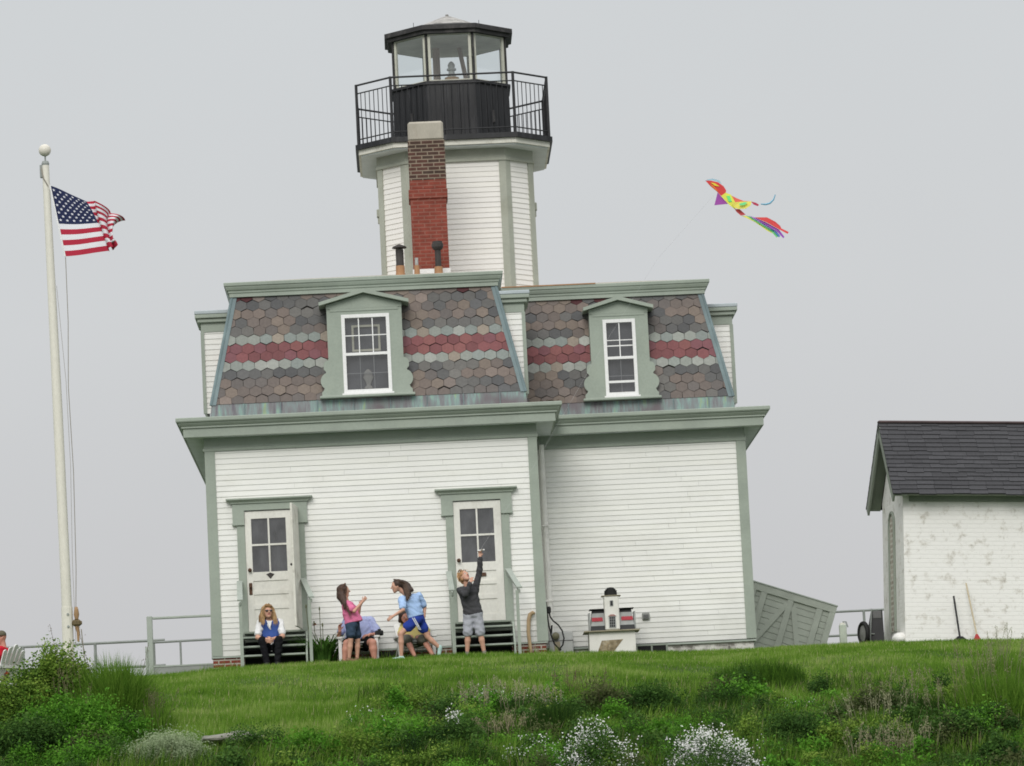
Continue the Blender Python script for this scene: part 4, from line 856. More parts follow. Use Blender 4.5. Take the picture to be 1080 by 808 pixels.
h0 = .22; hp = [('e', L(0, -.13, .16), (.385*h0, .40*h0, .38*h0), None, 0), ('c', L(-.22, -.05, .05), L(-.24, -.12, -.2), .045, .03, .02), ('c', L(.22, -.05, .05), L(.24, -.12, -.2), .045, .03, .02), ('c', L(0, -.35, .0), L(0, -.32, -.28), .06, .04, .03)]
sdf_part('hair', hp, HAIR['ginger'], T, .0075, clips=[(L(0, .17, .0), L(0, 1, -.45)-L(0, 0, 0))], wr=.006)
strands(T, [(L(q, -.2, .54), L(q*1.2, .12, .52), L(q*1.3, .33, .30)) for q in (-.25, -.1, .05, .2)]+[(L(q, -.2, .5), L(q*1.5, -.3, .2), L(q*1.3, -.35, -.2)) for q in (-.25, 0, .25)], 70, mat('hair_ginger_light', (.45, .27, .13), .6, .3, 20), 7, jit=.010)
w0 = A['wr']+np.array((.0, -.02, .10)); WIND = thing('kite_winder', 'small white winder handle held in the raised hand of the boy', 'kite winder', tuple(w0))
b = MB(); b.tube([(-.035, -.012, 0), (.08, -.012, .012)], .011, 8); b.build('grip', M['vinyl'], WIND); b = MB(); b.tube([(.015, -.012, .004), (.055, -.012, .009)], .017, 10); b.build('wound_string', M['rope'], WIND)

# Adirondack chairs
WP = M['plasticwhite']
def make_chair():
    T = thing('adirondack_chair', '', 'chair')
    for sx in (-1, 1):
        b = MB(); b.box(sx*.30-.03, sx*.30+.03, -.34, -.27, 0, .43, bev=.008); b.build('front_leg', WP, T)
        b = MB(); b.add([(sx*.30-.02, -.27, .27), (sx*.30+.02, -.27, .27), (sx*.30+.02, .52, .0), (sx*.30-.02, .52, .0), (sx*.30-.02, -.27, .36), (sx*.30+.02, -.27, .36), (sx*.30+.02, .52, .07), (sx*.30-.02, .52, .07)], [(0, 3, 2, 1), (4, 5, 6, 7), (0, 1, 5, 4), (1, 2, 6, 5), (2, 3, 7, 6), (3, 0, 4, 7)]); b.build('rear_leg', WP, T)
        b = MB(); b.poly_z([(sx*.265, -.36), (sx*.35, -.36), (sx*.365, -.30), (sx*.36, .25), (sx*.33, .34), (sx*.28, .34)] if sx > 0 else [(sx*.265, -.36), (sx*.28, .34), (sx*.33, .34), (sx*.36, .25), (sx*.365, -.30), (sx*.35, -.36)], .43, .46); b.build('armrest', WP, T)
    b = MB()
    for k in range(5):
        y = -.33+k*.105; z = .365-k*.034; b.box(-.28, .28, y, y+.09, z-.02, z, bev=.005)
    b.build('seat', WP, T)
    b = MB()
    for k in range(5):
        x = (k-2)*.105; top = .70-abs(k-2)*.055; a = (k-2)*.055; n = 5
        prof = [(-.046, 0), (.046, 0), (.050, top-.05)]+[(.05*math.cos(R(q)), top-.05+.05*math.sin(R(q))) for q in (30, 60, 90, 120, 150)]+[(-.050, top-.05)]
        vs = []
        for dy in (0, .02):
            for px, pz in prof:
                X = x+px*math.cos(a)+pz*math.sin(a); Zz = pz*math.cos(a)-px*math.sin(a); vs.append((X, .17+.42*Zz+dy, .20+Zz*.90-dy*.4))
        m_ = len(prof); b.add(vs, [tuple(range(m_)), tuple(range(2*m_-1, m_-1, -1))]+[(i, i+m_, (i+1) % m_+m_, (i+1) % m_) for i in range(m_)])
    b.build('backrest', WP, T)
    b = MB(); b.box(-.33, .33, .30, .325, .40, .445); b.build('back_rail', WP, T)
    return T
def copy_tree(o):
    c = o.copy(); COL.objects.link(c)
    for ch in o.children: q = ch.copy(); COL.objects.link(q); q.parent = c
    return c
ch0 = make_chair()
spots = [((2.365, -.55, -.09), 0, 1.0, 'white Adirondack chair under the man in the lavender shirt'), ((3.30, -.55, -.09), 6, .94, 'white Adirondack chair behind the running girl'), ((-3.88, 2.0, -.08), -122, .93, 'white Adirondack chair at the left edge seen from behind')]
for i, (l, rz, sc, lab) in enumerate(spots):
    o = ch0 if i == 0 else copy_tree(ch0); o.location = l; o.rotation_euler = (0, 0, R(rz)); o.scale = (sc,)*3; tag(o, lab, 'chair', 'white Adirondack chairs on the lawn')

# man in the chair behind the pink girl
J = dict(p=(2.37, -.52, .295), sl=(2.19, -.42, .655), sr=(2.58, -.42, .655), hd=(2.265, -.50, .795), el=(2.045, -.50, .42), er=(2.705, -.55, .41), wl=(2.065, -.66, .48), wr=(2.56, -.80, .39),
         hl=(2.27, -.55, .28), hr=(2.48, -.55, .28), kl=(2.18, -.98, .25), kr=(2.60, -1.0, .24), al=(2.12, -.98, -.06), ar=(2.62, -1.0, -.06))
T, A, pr, pt, L = person('heavy man in lavender shirt and black shorts seated behind the girl in pink', (2.37, -.52, -.09), J, 1.0, .225, (-.3, -.9, -.2), 1.35, legr=1.22)
pr += hand(A['wl'], (.0, -.25, .9), (.6, -.6, 0), 1, .95, .6)+hand(A['wr'], (-.8, -.4, -.15), (0, .3, -1), 1, .95, .5)
finish(T, pr, pt, SKIN2)
shirt(T, A, 1.0, fabric('lavender_cloth', (.36, .40, .62), .08), .75, 1.35, .0, .014); shorts(T, A, 1.0, fabric('black_cloth', (.012, .012, .013)), .62, 1.35, .012, legr=1.2, seated=True); shoes(T, A, 1.0, mat('tan_shoe', (.25, .17, .11), .8))
h0 = .225; sdf_part('hair', [('e', L(0, -.12, .16), (.375*h0, .40*h0, .375*h0), None, 0)], HAIR['grey'], T, .0075, clips=[(L(0, .12, .05), L(0, 1, -.7)-L(0, 0, 0))])
# person in yellow behind the running girl
J = dict(p=(3.28, -.55, .27), sl=(3.13, -.47, .535), sr=(3.44, -.46, .545), hd=(3.145, -.62, .675), el=(3.05, -.62, .36), er=(3.53, -.60, .37), wl=(3.17, -.80, .35), wr=(3.42, -.82, .33),
         hl=(3.19, -.56, .26), hr=(3.37, -.56, .26), kl=(3.17, -.92, .27), kr=(3.44, -.95, .26), al=(3.30, -1.0, -.05), ar=(3.60, -1.02, -.04))
T, A, pr, pt, L = person('person in yellow top and grey shorts seated behind the running girl', (3.28, -.55, -.09), J, .86, .21, (.35, -.9, -.25), 1.05)
pr += hand(A['wl'], (.6, -.5, -.1), (0, .2, -1), 1, .8, .4, .008)+hand(A['wr'], (-.6, -.5, -.1), (0, .2, -1), -1, .8, .4, .008)
finish(T, pr, pt, SKIN2)
shirt(T, A, .86, fabric('yellow_cloth', (.62, .52, .20)), .7, 1.05, .0, .014); shorts(T, A, .86, fabric('grey_olive_cloth', (.15, .145, .12)), 1.0, 1.05, .016, seated=True); shoes(T, A, .86, mat('dark_sandal', (.10, .06, .05), .8))
h0 = .21; sdf_part('hair', [('e', L(0, -.10, .15), (.395*h0, .41*h0, .39*h0), None, 0), ('c', L(-.25, -.1, .1), L(-.3, -.05, -.35), .04, .04, .03), ('c', L(.25, -.1, .1), L(.3, -.05, -.35), .04, .04, .03), ('c', L(0, -.35, 0), L(0, -.35, -.4), .06, .05, .03)], HAIR['darkbrown'], T, .0075, clips=[(L(0, .17, .0), L(0, 1, -.4)-L(0, 0, 0))])
# man in red at the far left
J = dict(p=(-3.80, 2.0, .20), sl=(-3.78, 1.80, .60), sr=(-3.72, 2.2, .60), hd=(-3.80, 1.99, .835), el=(-3.90, 1.70, .38), er=(-3.88, 2.30, .38), wl=(-4.1, 1.74, .36), wr=(-4.1, 2.26, .36),
         hl=(-3.85, 1.91, .19), hr=(-3.83, 2.09, .19), kl=(-4.26, 1.86, .30), kr=(-4.25, 2.13, .30), al=(-4.32, 1.86, -.12), ar=(-4.32, 2.13, -.12), tl=(-4.45, 1.85, -.16), tr=(-4.45, 2.13, -.16))
T, A, pr, pt, L = person('man in red shirt and cap seated at the left edge of the picture', (-3.80, 2.0, -.1), J, 1.0, .225, (-.9, -.42, 0), 1.15)
pr += hand(A['wl'], (-.9, .1, -.2), (0, .2, -1), -1, .95, .4)+hand(A['wr'], (-.9, -.1, -.2), (0, .2, -1), 1, .95, .4)
finish(T, pr, pt, SKIN2)
shirt(T, A, 1.0, fabric('red_cloth', (.50, .02, .035)), .8, 1.15, .0, .016); shorts(T, A, 1.0, fabric('khaki_cloth', (.22, .18, .12)), 1.9, 1.15, .012, 'trousers', seated=True); shoes(T, A, 1.0, M['rubber'])
h0 = .225; cp = sdf_part('cap', [('e', L(0, -.06, .20), (.40*h0, .44*h0, .34*h0), None, 0), ('c', L(-.16, .38, .18), L(.16, .38, .18), .035, .035, .02), ('c', L(0, .30, .2), L(0, .58, .13), .045, .03, .02)], fabric('olive_cap', (.13, .12, .085)), T, .0075, clips=[(L(0, 0, .12), L(0, 0, -1)-L(0, 0, 0))])
b = MB(); [b.ball(tuple(L(sx*.14, .37, .03)-np.array(T.location)), (.025, .022, .018)) for sx in (-1, 1)]; q = [tuple(L(x, y, .05)-np.array(T.location)) for x, y in ((-.34, -.05), (-.28, .3), (0, .40), (.28, .3), (.34, -.05))]; b.tube(q, .006, 6); b.build('sunglasses', bpy.data.materials['dark_lens'], T)

# ------------------------------------------------------------------ flagpole, flag, block
PT = thing('flagpole', 'tall weathered white flagpole with a pearly ball on top', 'flagpole', (-2.37, -1.5, -.25))
b = MB(); b.tube([(-.00, 0, .0), (-.0, 0, 1.27)], .094, 14); part(b, 'pole_base', 'pole', PT)
b = MB(); b.tube([(.0, 0, 1.27), (-.035, 0, 4.5), (-.095, 0, 8.66)], [.084, .080, .058], 18, caps=False); part(b, 'pole_shaft', 'pole', PT, smooth=True)
for z in (.95, 1.15): b = MB(); b.tube([(.02, -.11, z), (.02, -.085, z)], .02, 8); part(b, 'bolt', 'galv', PT)
b = MB(); b.lathe([(.06, 8.63), (.065, 8.66), (.05, 8.70), (.014, 8.705), (.014, 8.80)], (-.095, 0, 0), 12); b.box(-.19, -.14, -.03, .03, 8.42, 8.64, bev=.01); part(b, 'truck', 'galv', PT)
b = MB(); b.ball((-.097, 0, 8.885), .103, n=20, k=12); part(b, 'ball', 'ball', PT, smooth=True)
b = MB()
b.tube([(-.17, -.02, 8.60), (-.13, -.06, 8.40), (-.06, -.06, 8.27)], .011, 5); part(b, 'halyard', 'rope', PT)
b = MB(); b.tube([(.185, -.02, 7.07), (.19, -.02, 6.0), (.155, -.02, 4.9), (.19, -.02, 3.5), (.175, -.02, 1.9), (.15, -.03, 1.26)], .0065, 5); part(b, 'halyard', 'rope', PT)
b = MB(); b.tube([(.02, -.02, 6.6), (.12, -.02, 5.0), (.145, -.02, 3.6), (.12, -.03, 2.0), (.13, -.03, .6)], .0035, 5); part(b, 'halyard', 'rope', PT)
BL = thing('rope_block', 'brown wooden pulley block hanging from the rope beside the flagpole foot', 'pulley block', (-2.215, -1.53, .45))
b = MB(); b.lathe([(.02, .57), (.035, .52), (.045, .44), (.03, .38), (.035, .36)], (0, 0, 0), 12); part(b, 'shell', 'wood', BL, smooth=True)
b = MB(); b.box(-.075, .075, -.05, .05, .25, .36, bev=.03); b.tube([(-.085, 0, .305), (.085, 0, .305)], .03, 10); part(b, 'sheave', mat('olive_wood', (.13, .10, .05), .7, .2, 8), BL)
b = MB(); b.tube([(.0, 0, .25), (.02, 0, .15), (.015, 0, .0)], [.035, .028, .018], 10); part(b, 'tail_hook', 'wood', BL)
b = MB(); b.tube([(.07, 0, .2), (.10, .0, -.2), (.13, 0, -.6)], .009, 5); part(b, 'rope_end', 'rope', BL)

FT = thing('flag', 'red white and blue flag with stars and stripes flying half folded from the pole', 'flag', (-2.398, -1.56, 8.026))
def flagpt(u, v):
    x0, z0 = .0+.209*v, -1.197*v
    ex = .60+.13*v; xa = x0+ex*min(u, .4)/.4
    sag = (.30*(1-v)**2.2-.055*v)*(min(u, .4)/.4)**1.5+.03*math.sin(math.pi*min(u, .4)/.4)*(1-v)
    z = z0-sag; y = .05*math.sin(u*9+v*2)*min(u*4, 1)
    if u > .4:
        s = (u-.4)/.6; E = .50*(1-v)**1.6+.10+.10*max(0, v-.85)*4
        xa += E*s+.035*math.sin(s*15+v*3); z += -.36*s*s*(1-v)**1.2+.03*math.sin(s*8)+.06*s*v+(.06*s if v > .9 else 0); y += .11*math.sin(s*13+v*1.5)
    return xa, y, z
nu, nv = 96, 52; vs = []; fs = []; mi = []
for j in range(nv+1):
    for i in range(nu+1): vs.append(flagpt(i/nu, j/nv))
for j in range(nv):
    for i in range(nu):
        a = j*(nu+1)+i; fs.append((a, a+nu+1, a+nu+2, a+1)); st = int((j+.5)/nv*13)
        mi.append(2 if ((i+.5)/nu < .4 and st < 7) else (0 if st % 2 == 0 else 1))
b = MB(); b.add(vs, fs); b.m = mi
FC = [mat('flag_red', (.42, .022, .05), .8, .06, 5), mat('flag_white', (.74, .74, .77), .8, .03, 5), mat('flag_blue', (.013, .020, .068), .8, .08, 5), mat('flag_star', (.72, .73, .78), .8, .02, 5)]
def star_shape(b, u, v):
    for off in (-.006, .006):
        vs = []
        for k in range(10):
            r = .027 if k % 2 == 0 else .0112; an = math.pi/2+k*math.pi/5; x, y, z = flagpt(u+r*math.cos(an)/1.62, v-r*math.sin(an)/1.2); vs.append((x, y+off, z))
        c = flagpt(u, v); b.add(vs+[(c[0], c[1]+off, c[2])], [(10, k, (k+1) % 10) for k in range(10)], 3)
for r in range(9):
    for k in range(6 if r % 2 == 0 else 5):
        star_shape(b, .4*((1+2*k) if r % 2 == 0 else (2+2*k))/12, 7/13*(r+1)/10)
cl = b.build('cloth', FC, FT); cl.data.polygons.foreach_set('use_smooth', [True]*len(cl.data.polygons))
b = MB(); b.tube([(0, 0, 0), (.105, 0, -.60), (.209, 0, -1.197)], .014, 6); part(b, 'heading', 'vinyl', FT)

# ------------------------------------------------------------------ kite
KT = thing('kite', 'rainbow coloured bird kite with a trailing tail flying high right of the tower', 'kite', (8.517, -1.0, 7.721))
ca, sa = math.cos(.049), math.sin(.049); kk = 1/(7.714*63.6)
def K(zx, zy, dy=0.0): dx, dz = (zx-185)*kk, -(zy-158)*kk; return (dx*ca+dz*sa*1.0, dy, dz*ca-dx*sa)
def kpoly(name, pts, c, dy=0, bow=.0):
    b = MB(); n = len(pts); P = [K(x, y, dy+bow*math.sin(math.pi*i/max(n-1, 1))) for i, (x, y) in enumerate(pts)]
    b.add(P+[(p[0], p[1]+.006, p[2]) for p in P], [tuple(range(n)), tuple(range(2*n-1, n-1, -1))]+[(i, i+n, (i+1) % n+n, (i+1) % n) for i in range(n)])
    return b.build(name, mat('kite_'+name, c, .6, .05, 9), KT)
kpoly('head', [(185, 158), (230, 158), (290, 172), (335, 205), (356, 240), (348, 272), (312, 284), (283, 252), (225, 203)], (.62, .05, .05))
kpoly('cheek', [(215, 182), (250, 200), (290, 250), (268, 238)], (.75, .20, .03), -.008)
kpoly('eye_band', [(228, 175), (262, 180), (300, 208), (262, 202)], (.75, .62, .05), -.012)
kpoly('crest', [(178, 160), (205, 147), (245, 140), (300, 155), (318, 185), (285, 165), (240, 152)], (.32, .52, .62), .01)
kpoly('breast', [(285, 255), (315, 290), (370, 350), (258, 362)], (.33, .07, .36), .012)
kpoly('body', [(312, 286), (352, 258), (395, 275), (430, 340), (430, 400), (375, 355)], (.72, .74, .10), -.004)
kpoly('body_patch', [(356, 285), (385, 285), (402, 335), (375, 335)], (.16, .75, .22), -.014)
kpoly('wing', [(400, 345), (470, 340), (560, 338), (552, 372), (510, 400), (450, 400), (415, 385)], (.75, .68, .12), -.06, -.05)
kpoly('wing_patch', [(455, 362), (500, 348), (525, 352), (500, 372), (462, 375)], (.18, .75, .30), -.14)
kpoly('far_wing', [(395, 275), (440, 295), (500, 318), (570, 322), (560, 338), (480, 336), (415, 335)], (.72, .14, .10), .05, .05)
kpoly('wing_tip', [(560, 325), (600, 335), (628, 352), (618, 364), (585, 352)], (.45, .04, .09), .06)
kpoly('rump', [(425, 395), (465, 395), (515, 440), (475, 448), (440, 418)], (.60, .08, .09))
for nm, pts, c in (('tail_red', [(590, 462), (690, 460), (760, 495), (800, 530), (810, 550), (870, 580), (860, 596), (790, 560), (690, 505)], (.62, .06, .06)),
                   ('tail_violet', [(545, 448), (600, 465), (690, 505), (790, 560), (835, 620), (825, 632), (770, 575), (660, 512)], (.30, .08, .45)),
                   ('tail_blue', [(540, 449), (660, 512), (770, 575), (800, 612), (790, 625), (745, 570), (640, 508)], (.10, .22, .55)),
                   ('tail_green', [(520, 446), (560, 455), (640, 508), (745, 570), (785, 615), (770, 625), (730, 580), (630, 515)], (.16, .62, .22)),
                   ('tail_yellow', [(480, 448), (520, 447), (630, 516), (732, 582), (735, 592), (690, 570), (590, 500)], (.70, .70, .14))):
    kpoly(nm, pts, c, random.uniform(-.03, .03), .04)
b = MB(); P = [K(x, y) for x, y in ((640, 352), (680, 355), (715, 345), (745, 315), (760, 272))]; b.tube(P, [.010, .016, .016, .012, .008], 5); part(b, 'streamer', mat('kite_streamer', (.16, .40, .55), .6), KT)
KS = thing('kite_string', 'thin pale kite string running from the raised hand of the boy up to the kite', 'string', (4.44, -1.27, 1.66))
b = MB(); b.tube([(0, 0, 0), (.95, .02, 1.35), (2.1, .03, 3.15), (3.2, .05, 4.75), (4.20, .27, 5.80)], .0011, 4); part(b, 'line', mat('pale_line', (.5, .5, .5), .7), KS)

# ------------------------------------------------------------------ shed
SH = thing('shed', 'small whitewashed brick outbuilding with a dark shingle roof at the right edge', 'shed', (11.645, 1.0, .03), None, (0, R(2.5), R(4)))
LX = 5.2
b = MB(); b.poly_z([(0, 0), (LX, 0), (LX, 2.0), (0, 2.0)], -1.0, 2.50)
b.add([(0, 0, 2.50), (0, 2.0, 2.50), (0, 1.0, 3.55), (LX, 0, 2.5), (LX, 2, 2.5), (LX, 1, 3.55)], [(0, 2, 1), (3, 4, 5)]); part(b, 'wall', 'shedwall', SH)
b = MB(); b.ball((-.05, .25, .0), (.13, .25, .11)); part(b, 'footing', 'shedwall', SH, smooth=True)
ov, xl = .33, -.235
mb = MB(); cols = []; rr = random.Random(3)
for sgn, y0 in ((1, -ov), (-1, 2+ov)):
    A = Vector((xl, y0, 2.43)); up = Vector((0, sgn*(1+ov), 1.385)); hgt = up.length; up.normalize(); nn = Vector((1, 0, 0)).cross(up)*sgn
    rows = 17; sp = hgt/rows
    mb.add([tuple(A), tuple(A+Vector((LX+.4, 0, 0))), tuple(A+Vector((LX+.4, 0, 0))+up*hgt), tuple(A+up*hgt)], [(0, 1, 2, 3)]); cols.append((.02, .02, .02))
    for r in range(rows):
        x = -rr.uniform(0, .3) if r % 2 else -.15
        while x < LX+.4:
            w = .30; a, c = max(x, 0)+.002, min(x+w, LX+.4)-.002; x += w
            if c-a < .02: continue
            t0, t1 = r*sp-(.01 if r == 0 else .0)+rr.choice((-.014, 0, 0, .012)), (r+1)*sp+.03; h0 = .022+rr.uniform(0, .006)
            v = [A+Vector((q, 0, 0))+up*t+nn*h for q, t, h in ((a, t0, h0), (c, t0, h0), (c, t1, .006), (a, t1, .006), (a, t0, -.002), (c, t0, -.002))]
            mb.add([tuple(q) for q in v], [(0, 1, 2, 3), (4, 5, 1, 0), (0, 3, 4), (1, 5, 2)]); g = rr.uniform(.88, 1.12); cc = (.058*g, .058*g, .062*g); cols += [cc]*4
sr_ = mb.build('roof', M['shedroof'], SH, cols=cols)
b = MB(); b.box(xl, LX+.2, .93, 1.07, 3.80, 3.845, bev=.015); part(b, 'ridge_cap', mat('reddish_ridge', (.085, .062, .062), .8, .2, 6), sr_)
for sgn, y0 in ((1, -ov), (-1, 2+ov)):
    b = MB(); A = Vector((0, y0, 2.43)); up = Vector((0, sgn*(1+ov), 1.385)); ln = up.length; up.normalize(); nn = Vector((1, 0, 0)).cross(up)*sgn
    for xa, xb, d0, d1 in ((xl+.01, xl+.045, -.005, -.17), (xl+.046, .02, -.02, -.045)):
        v = [A+Vector((x, 0, 0))+up*t+nn*d for t in (0, ln) for x, d in ((xa, d0), (xb, d0), (xb, d1), (xa, d1))]
        b.add([tuple(q) for q in v], [(0, 1, 2, 3), (7, 6, 5, 4)]+[(i, (i+1) % 4+0, (i+1) % 4+4, i+4) for i in range(4)])
    part(b, 'barge_board', 'sage2', SH)
b = MB(); b.box(.10, LX, -.035, -.003, 2.335, 2.47); b.box(xl+.06, LX+.1, -ov+.01, -.036, 2.425, 2.447); part(b, 'fascia', 'sage2', SH)
AW = MB()
pts = [(.82, .18), (1.24, .18), (1.24, 2.02)]+[(1.03+.21*math.cos(R(a)), 2.02+.21*math.sin(R(a))) for a in (30, 60, 90, 120, 150)]+[(.82, 2.02)]
AW.add([(-.012, y, z) for y, z in pts]+[(.0, y, z) for y, z in pts], [tuple(range(len(pts)-1, -1, -1))]+[(i, (i+1) % len(pts), (i+1) % len(pts)+len(pts), i+len(pts)) for i in range(len(pts))])
aw = part(AW, 'blocked_window', brick_mat('rough_infill', (.50, .45, .38), (.27, .22, .17), (.6, .58, .52), .16, .09, .02), SH)
b = MB(); b.tube([(-.015, .80, .17), (-.015, .80, 2.02)]+[(-.015, 1.03-.23*math.cos(R(a)), 2.02+.23*math.sin(R(a))) for a in (30, 60, 90, 120, 150)]+[(-.015, 1.26, 2.02), (-.015, 1.26, .17)], .03, 6); part(b, 'window_frame', 'sage2', aw)
# broom and rake leaning on the shed
BR = thing('push_broom', 'black handled broom with a wide black head leaning on the shed wall', 'broom', (12.54, .72, gz(12.54, .74)+.035))
b = MB(); b.tube([(.0, 0, .06), (-.04, .19, .80)], .017, 8); part(b, 'handle', 'blackplastic', BR); b = MB(); b.add([(-.16, -.05, .0), (.16, -.05, .0), (.16, .05, .0), (-.16, .05, .0), (-.04, -.02, .10), (.04, -.02, .10), (.04, .02, .10), (-.04, .02, .10)], [(3, 2, 1, 0), (4, 5, 6, 7), (0, 1, 5, 4), (1, 2, 6, 5), (2, 3, 7, 6), (3, 0, 4, 7)]); part(b, 'head', 'rubber', BR)
BR = thing('broom', 'red headed broom with a pale wooden handle leaning on the shed wall', 'broom', (12.83, .72, gz(12.83, .70)+.045))
b = MB(); b.tube([(.0, 0, .10), (-.10, .23, 1.02)], .014, 8); part(b, 'handle', mat('pale_handle', (.55, .47, .33), .7), BR); b = MB(); b.add([(-.085, -.03, -.02), (.085, -.03, -.02), (.085, .03, -.02), (-.085, .03, -.02), (-.02, -.015, .13), (.015, -.015, .13), (.015, .015, .13), (-.02, .015, .13)], [(3, 2, 1, 0), (4, 5, 6, 7), (0, 1, 5, 4), (1, 2, 6, 5), (2, 3, 7, 6), (3, 0, 4, 7)]); part(b, 'head', 'redplastic', BR)
# garden cart tipped up beside the shed
g = gz(11.2, 2.2)
CT = thing('garden_cart', 'black garden cart tipped up on end beside the shed', 'garden cart', (11.2, 2.2, g))
b = MB(); z0 = -.08
b.add([(-.12, -.05, z0), (.22, -.05, z0), (.22, .25, z0), (-.12, .25, z0), (.04, .05, .60), (.22, .05, .62), (.22, .28, .62), (.04, .28, .60)], [(3, 2, 1, 0), (4, 5, 6, 7), (0, 1, 5, 4), (1, 2, 6, 5), (2, 3, 7, 6), (3, 0, 4, 7)]); part(b, 'tray', 'blackplastic', CT)
b = MB(); b.box(.045, .20, .02, .049, .47, .60, bev=.01); part(b, 'tray_lip', 'greyplastic', CT)
b = MB(); b.tube([(-.04, -.1, .0), (-.005, -.08, .40), (.02, -.06, .64)], .010, 6); part(b, 'handle', 'galv', CT)
Wm = Matrix.Translation((-.145, -.12, .215)) @ Matrix.Rotation(R(-72), 4, 'Z') @ Matrix.Rotation(R(90), 4, 'X')
b = MB(); n, m_ = 28, 10; vs = [(math.cos(2*math.pi*i/n)*(.175+.036*math.cos(2*math.pi*j/m_)), math.sin(2*math.pi*i/n)*(.175+.036*math.cos(2*math.pi*j/m_)), .04*math.sin(2*math.pi*j/m_)) for i in range(n) for j in range(m_)]
b.add([tuple(Wm @ Vector(q)) for q in vs], [(i*m_+j, ((i+1) % n)*m_+j, ((i+1) % n)*m_+(j+1) % m_, i*m_+(j+1) % m_) for i in range(n) for j in range(m_)]); WH = part(b, 'tyre', 'rubber', CT, smooth=True)
b = MB(); b.lathe([(.03, -.03), (.14, -.012), (.142, .012), (.03, .03)], (0, 0, 0), 20); b.v = [tuple(Wm @ Vector(q)) for q in b.v]; part(b, 'rim', mat('grey_rim', (.22, .22, .21), .5), WH)
b = MB(); b.tube([(-.145, -.12, .215), (.05, -.02, .2)], .012, 6); part(b, 'axle', 'galv', CT)

# tilted boarded door behind the house, bollard and seaward railings
a = math.atan2(1.83-1.272, 11.45-9.866); Lg, Hg = 1.68, 1.46
M['gate'] = mat('gate_grey_green', (.37, .40, .35), .7, .08, 3, dirt=(.29, .31, .275), dirt_amt=.5, dirt_scale=2)
GT = thing('barn_door', 'grey-green boarded barn door propped askew beyond the right corner of the lighthouse', 'barn door', (9.866, 10.2, 1.83), None, (0, a, 0))
b = MB(); rows = 12
for k in range(rows): z1 = -Hg*k/rows; z0 = -Hg*(k+1)/rows; b.box(.03, Lg-.03, .0, .03, z0+.004, z1-.004, bev=.004)
b.box(.03, Lg-.03, .012, .026, -Hg+.02, -.02); part(b, 'boards', 'gate', GT)
for nm, q in (('top_rail', (0, Lg, -.14, 0)), ('side_stile', (0, .10, -Hg, -.141)), ('side_stile', (Lg-.12, Lg, -Hg, -.141)), ('bottom_rail', (.101, Lg-.121, -Hg, -Hg+.12))):
    b = MB(); b.box(q[0], q[1], -.035, -.001, q[2], q[3], bev=.005); part(b, nm, 'gate', GT)
for x in (.20, .73, 1.31): b = MB(); b.box(x, x+.12, -.034, -.0015, -Hg+.121, -.1415, bev=.004); part(b, 'batten', 'gate', GT)
for (xa, za), (xb, zb) in (((.74, -.22), (.22, -1.30)), ((.87, -.24), (1.29, -1.32))):
    b = MB(); w = .05; d = Vector((xb-xa, zb-za)).normalized(); pn = Vector((-d.y, d.x))*w
    b.poly_y([(xa+pn.x, za+pn.y), (xb+pn.x, zb+pn.y), (xb-pn.x, zb-pn.y), (xa-pn.x, za-pn.y)] if pn.x < 0 or True else [], -.030, -.002); part(b, 'brace', 'gate', GT)
b = MB(); b.box(-.01, Lg+.01, -.05, .04, .0005, .022); part(b, 'cap_strip', 'sageg', GT)
bz = gz(10.895, 4)
BO = thing('bollard', 'short square white-green wooden bollard left of the garden cart', 'bollard', (10.895, 4.0, bz-.1))
b = MB(); b.box(-.062, .062, -.062, .062, 0, .55, bev=.012); part(b, 'post', mat('greenish_white_paint', (.50, .55, .47), .7, .1, 5), BO)
b = MB(); b.lathe([(.055, .55), (.05, .575), (.02, .59)], (0, 0, 0), 10); part(b, 'cap', 'peel', BO); b = MB(); b.tube([(.0, -.02, .60), (.06, -.03, .60), (.09, -.03, .50)], .014, 6); part(b, 'iron_hook', 'galv', BO)
def pipe_rail(label, pts, zs, posts, y):
    o = thing('pipe_railing', label, 'railing', (pts[0], y, 0))
    for z in zs: b = MB(); b.tube([(0, 0, z), (pts[1]-pts[0], 0, z+(.012))], .024, 8); part(b, 'rail', 'galv', o)
    for x in posts: b = MB(); b.tube([(x-pts[0], 0.0, gz(x, y)-.3), (x-pts[0], 0, zs[0]+.006)], .026, 8); part(b, 'post', 'galv', o)
    return o
pipe_rail('grey pipe railing along the seaward edge left of the lighthouse', (-6.0, -1.1), (.79, .345), (-5.0, -3.6, -2.33, -1.3), 4.0)
pipe_rail('grey pipe railing between the barn door and the shed', (11.0, 14.5), (1.30, .83), (12.149, 13.6), 12.0)
LD = thing('porch_railing', 'pale grey-green wooden porch railing at the left corner of the lighthouse', 'railing', (-1.19, 1.0, -.3))
b = MB(); b.box(-.035, .06, -.045, .045, 0, 1.30, bev=.008); part(b, 'post', 'sageg', LD); b = MB(); b.box(-.075, -.036, -.05, .04, 0, .78, bev=.006); part(b, 'post_bracket', 'sageg', LD)
b = MB(); b.box(.061, 1.09, -.04, .04, 1.245, 1.285, bev=.008); part(b, 'handrail', 'sageg', LD); b = MB(); b.tube([(.061, 0, .855), (1.09, 0, .862)], .02, 8); part(b, 'rail', 'galv', LD)
b = MB(); b.tube([(.52, 0, .44), (.52, 0, .855)], .018, 8); part(b, 'baluster', 'galv', LD); b = MB(); b.box(.061, 1.09, -.03, .03, .22, .43, bev=.006); part(b, 'skirt_board', mat('grey_board', (.30, .315, .30), .7, .1, 4), LD); b = MB(); b.box(.05, 1.09, -.04, .05, .4305, .455); part(b, 'toe_rail', 'sageg', LD)

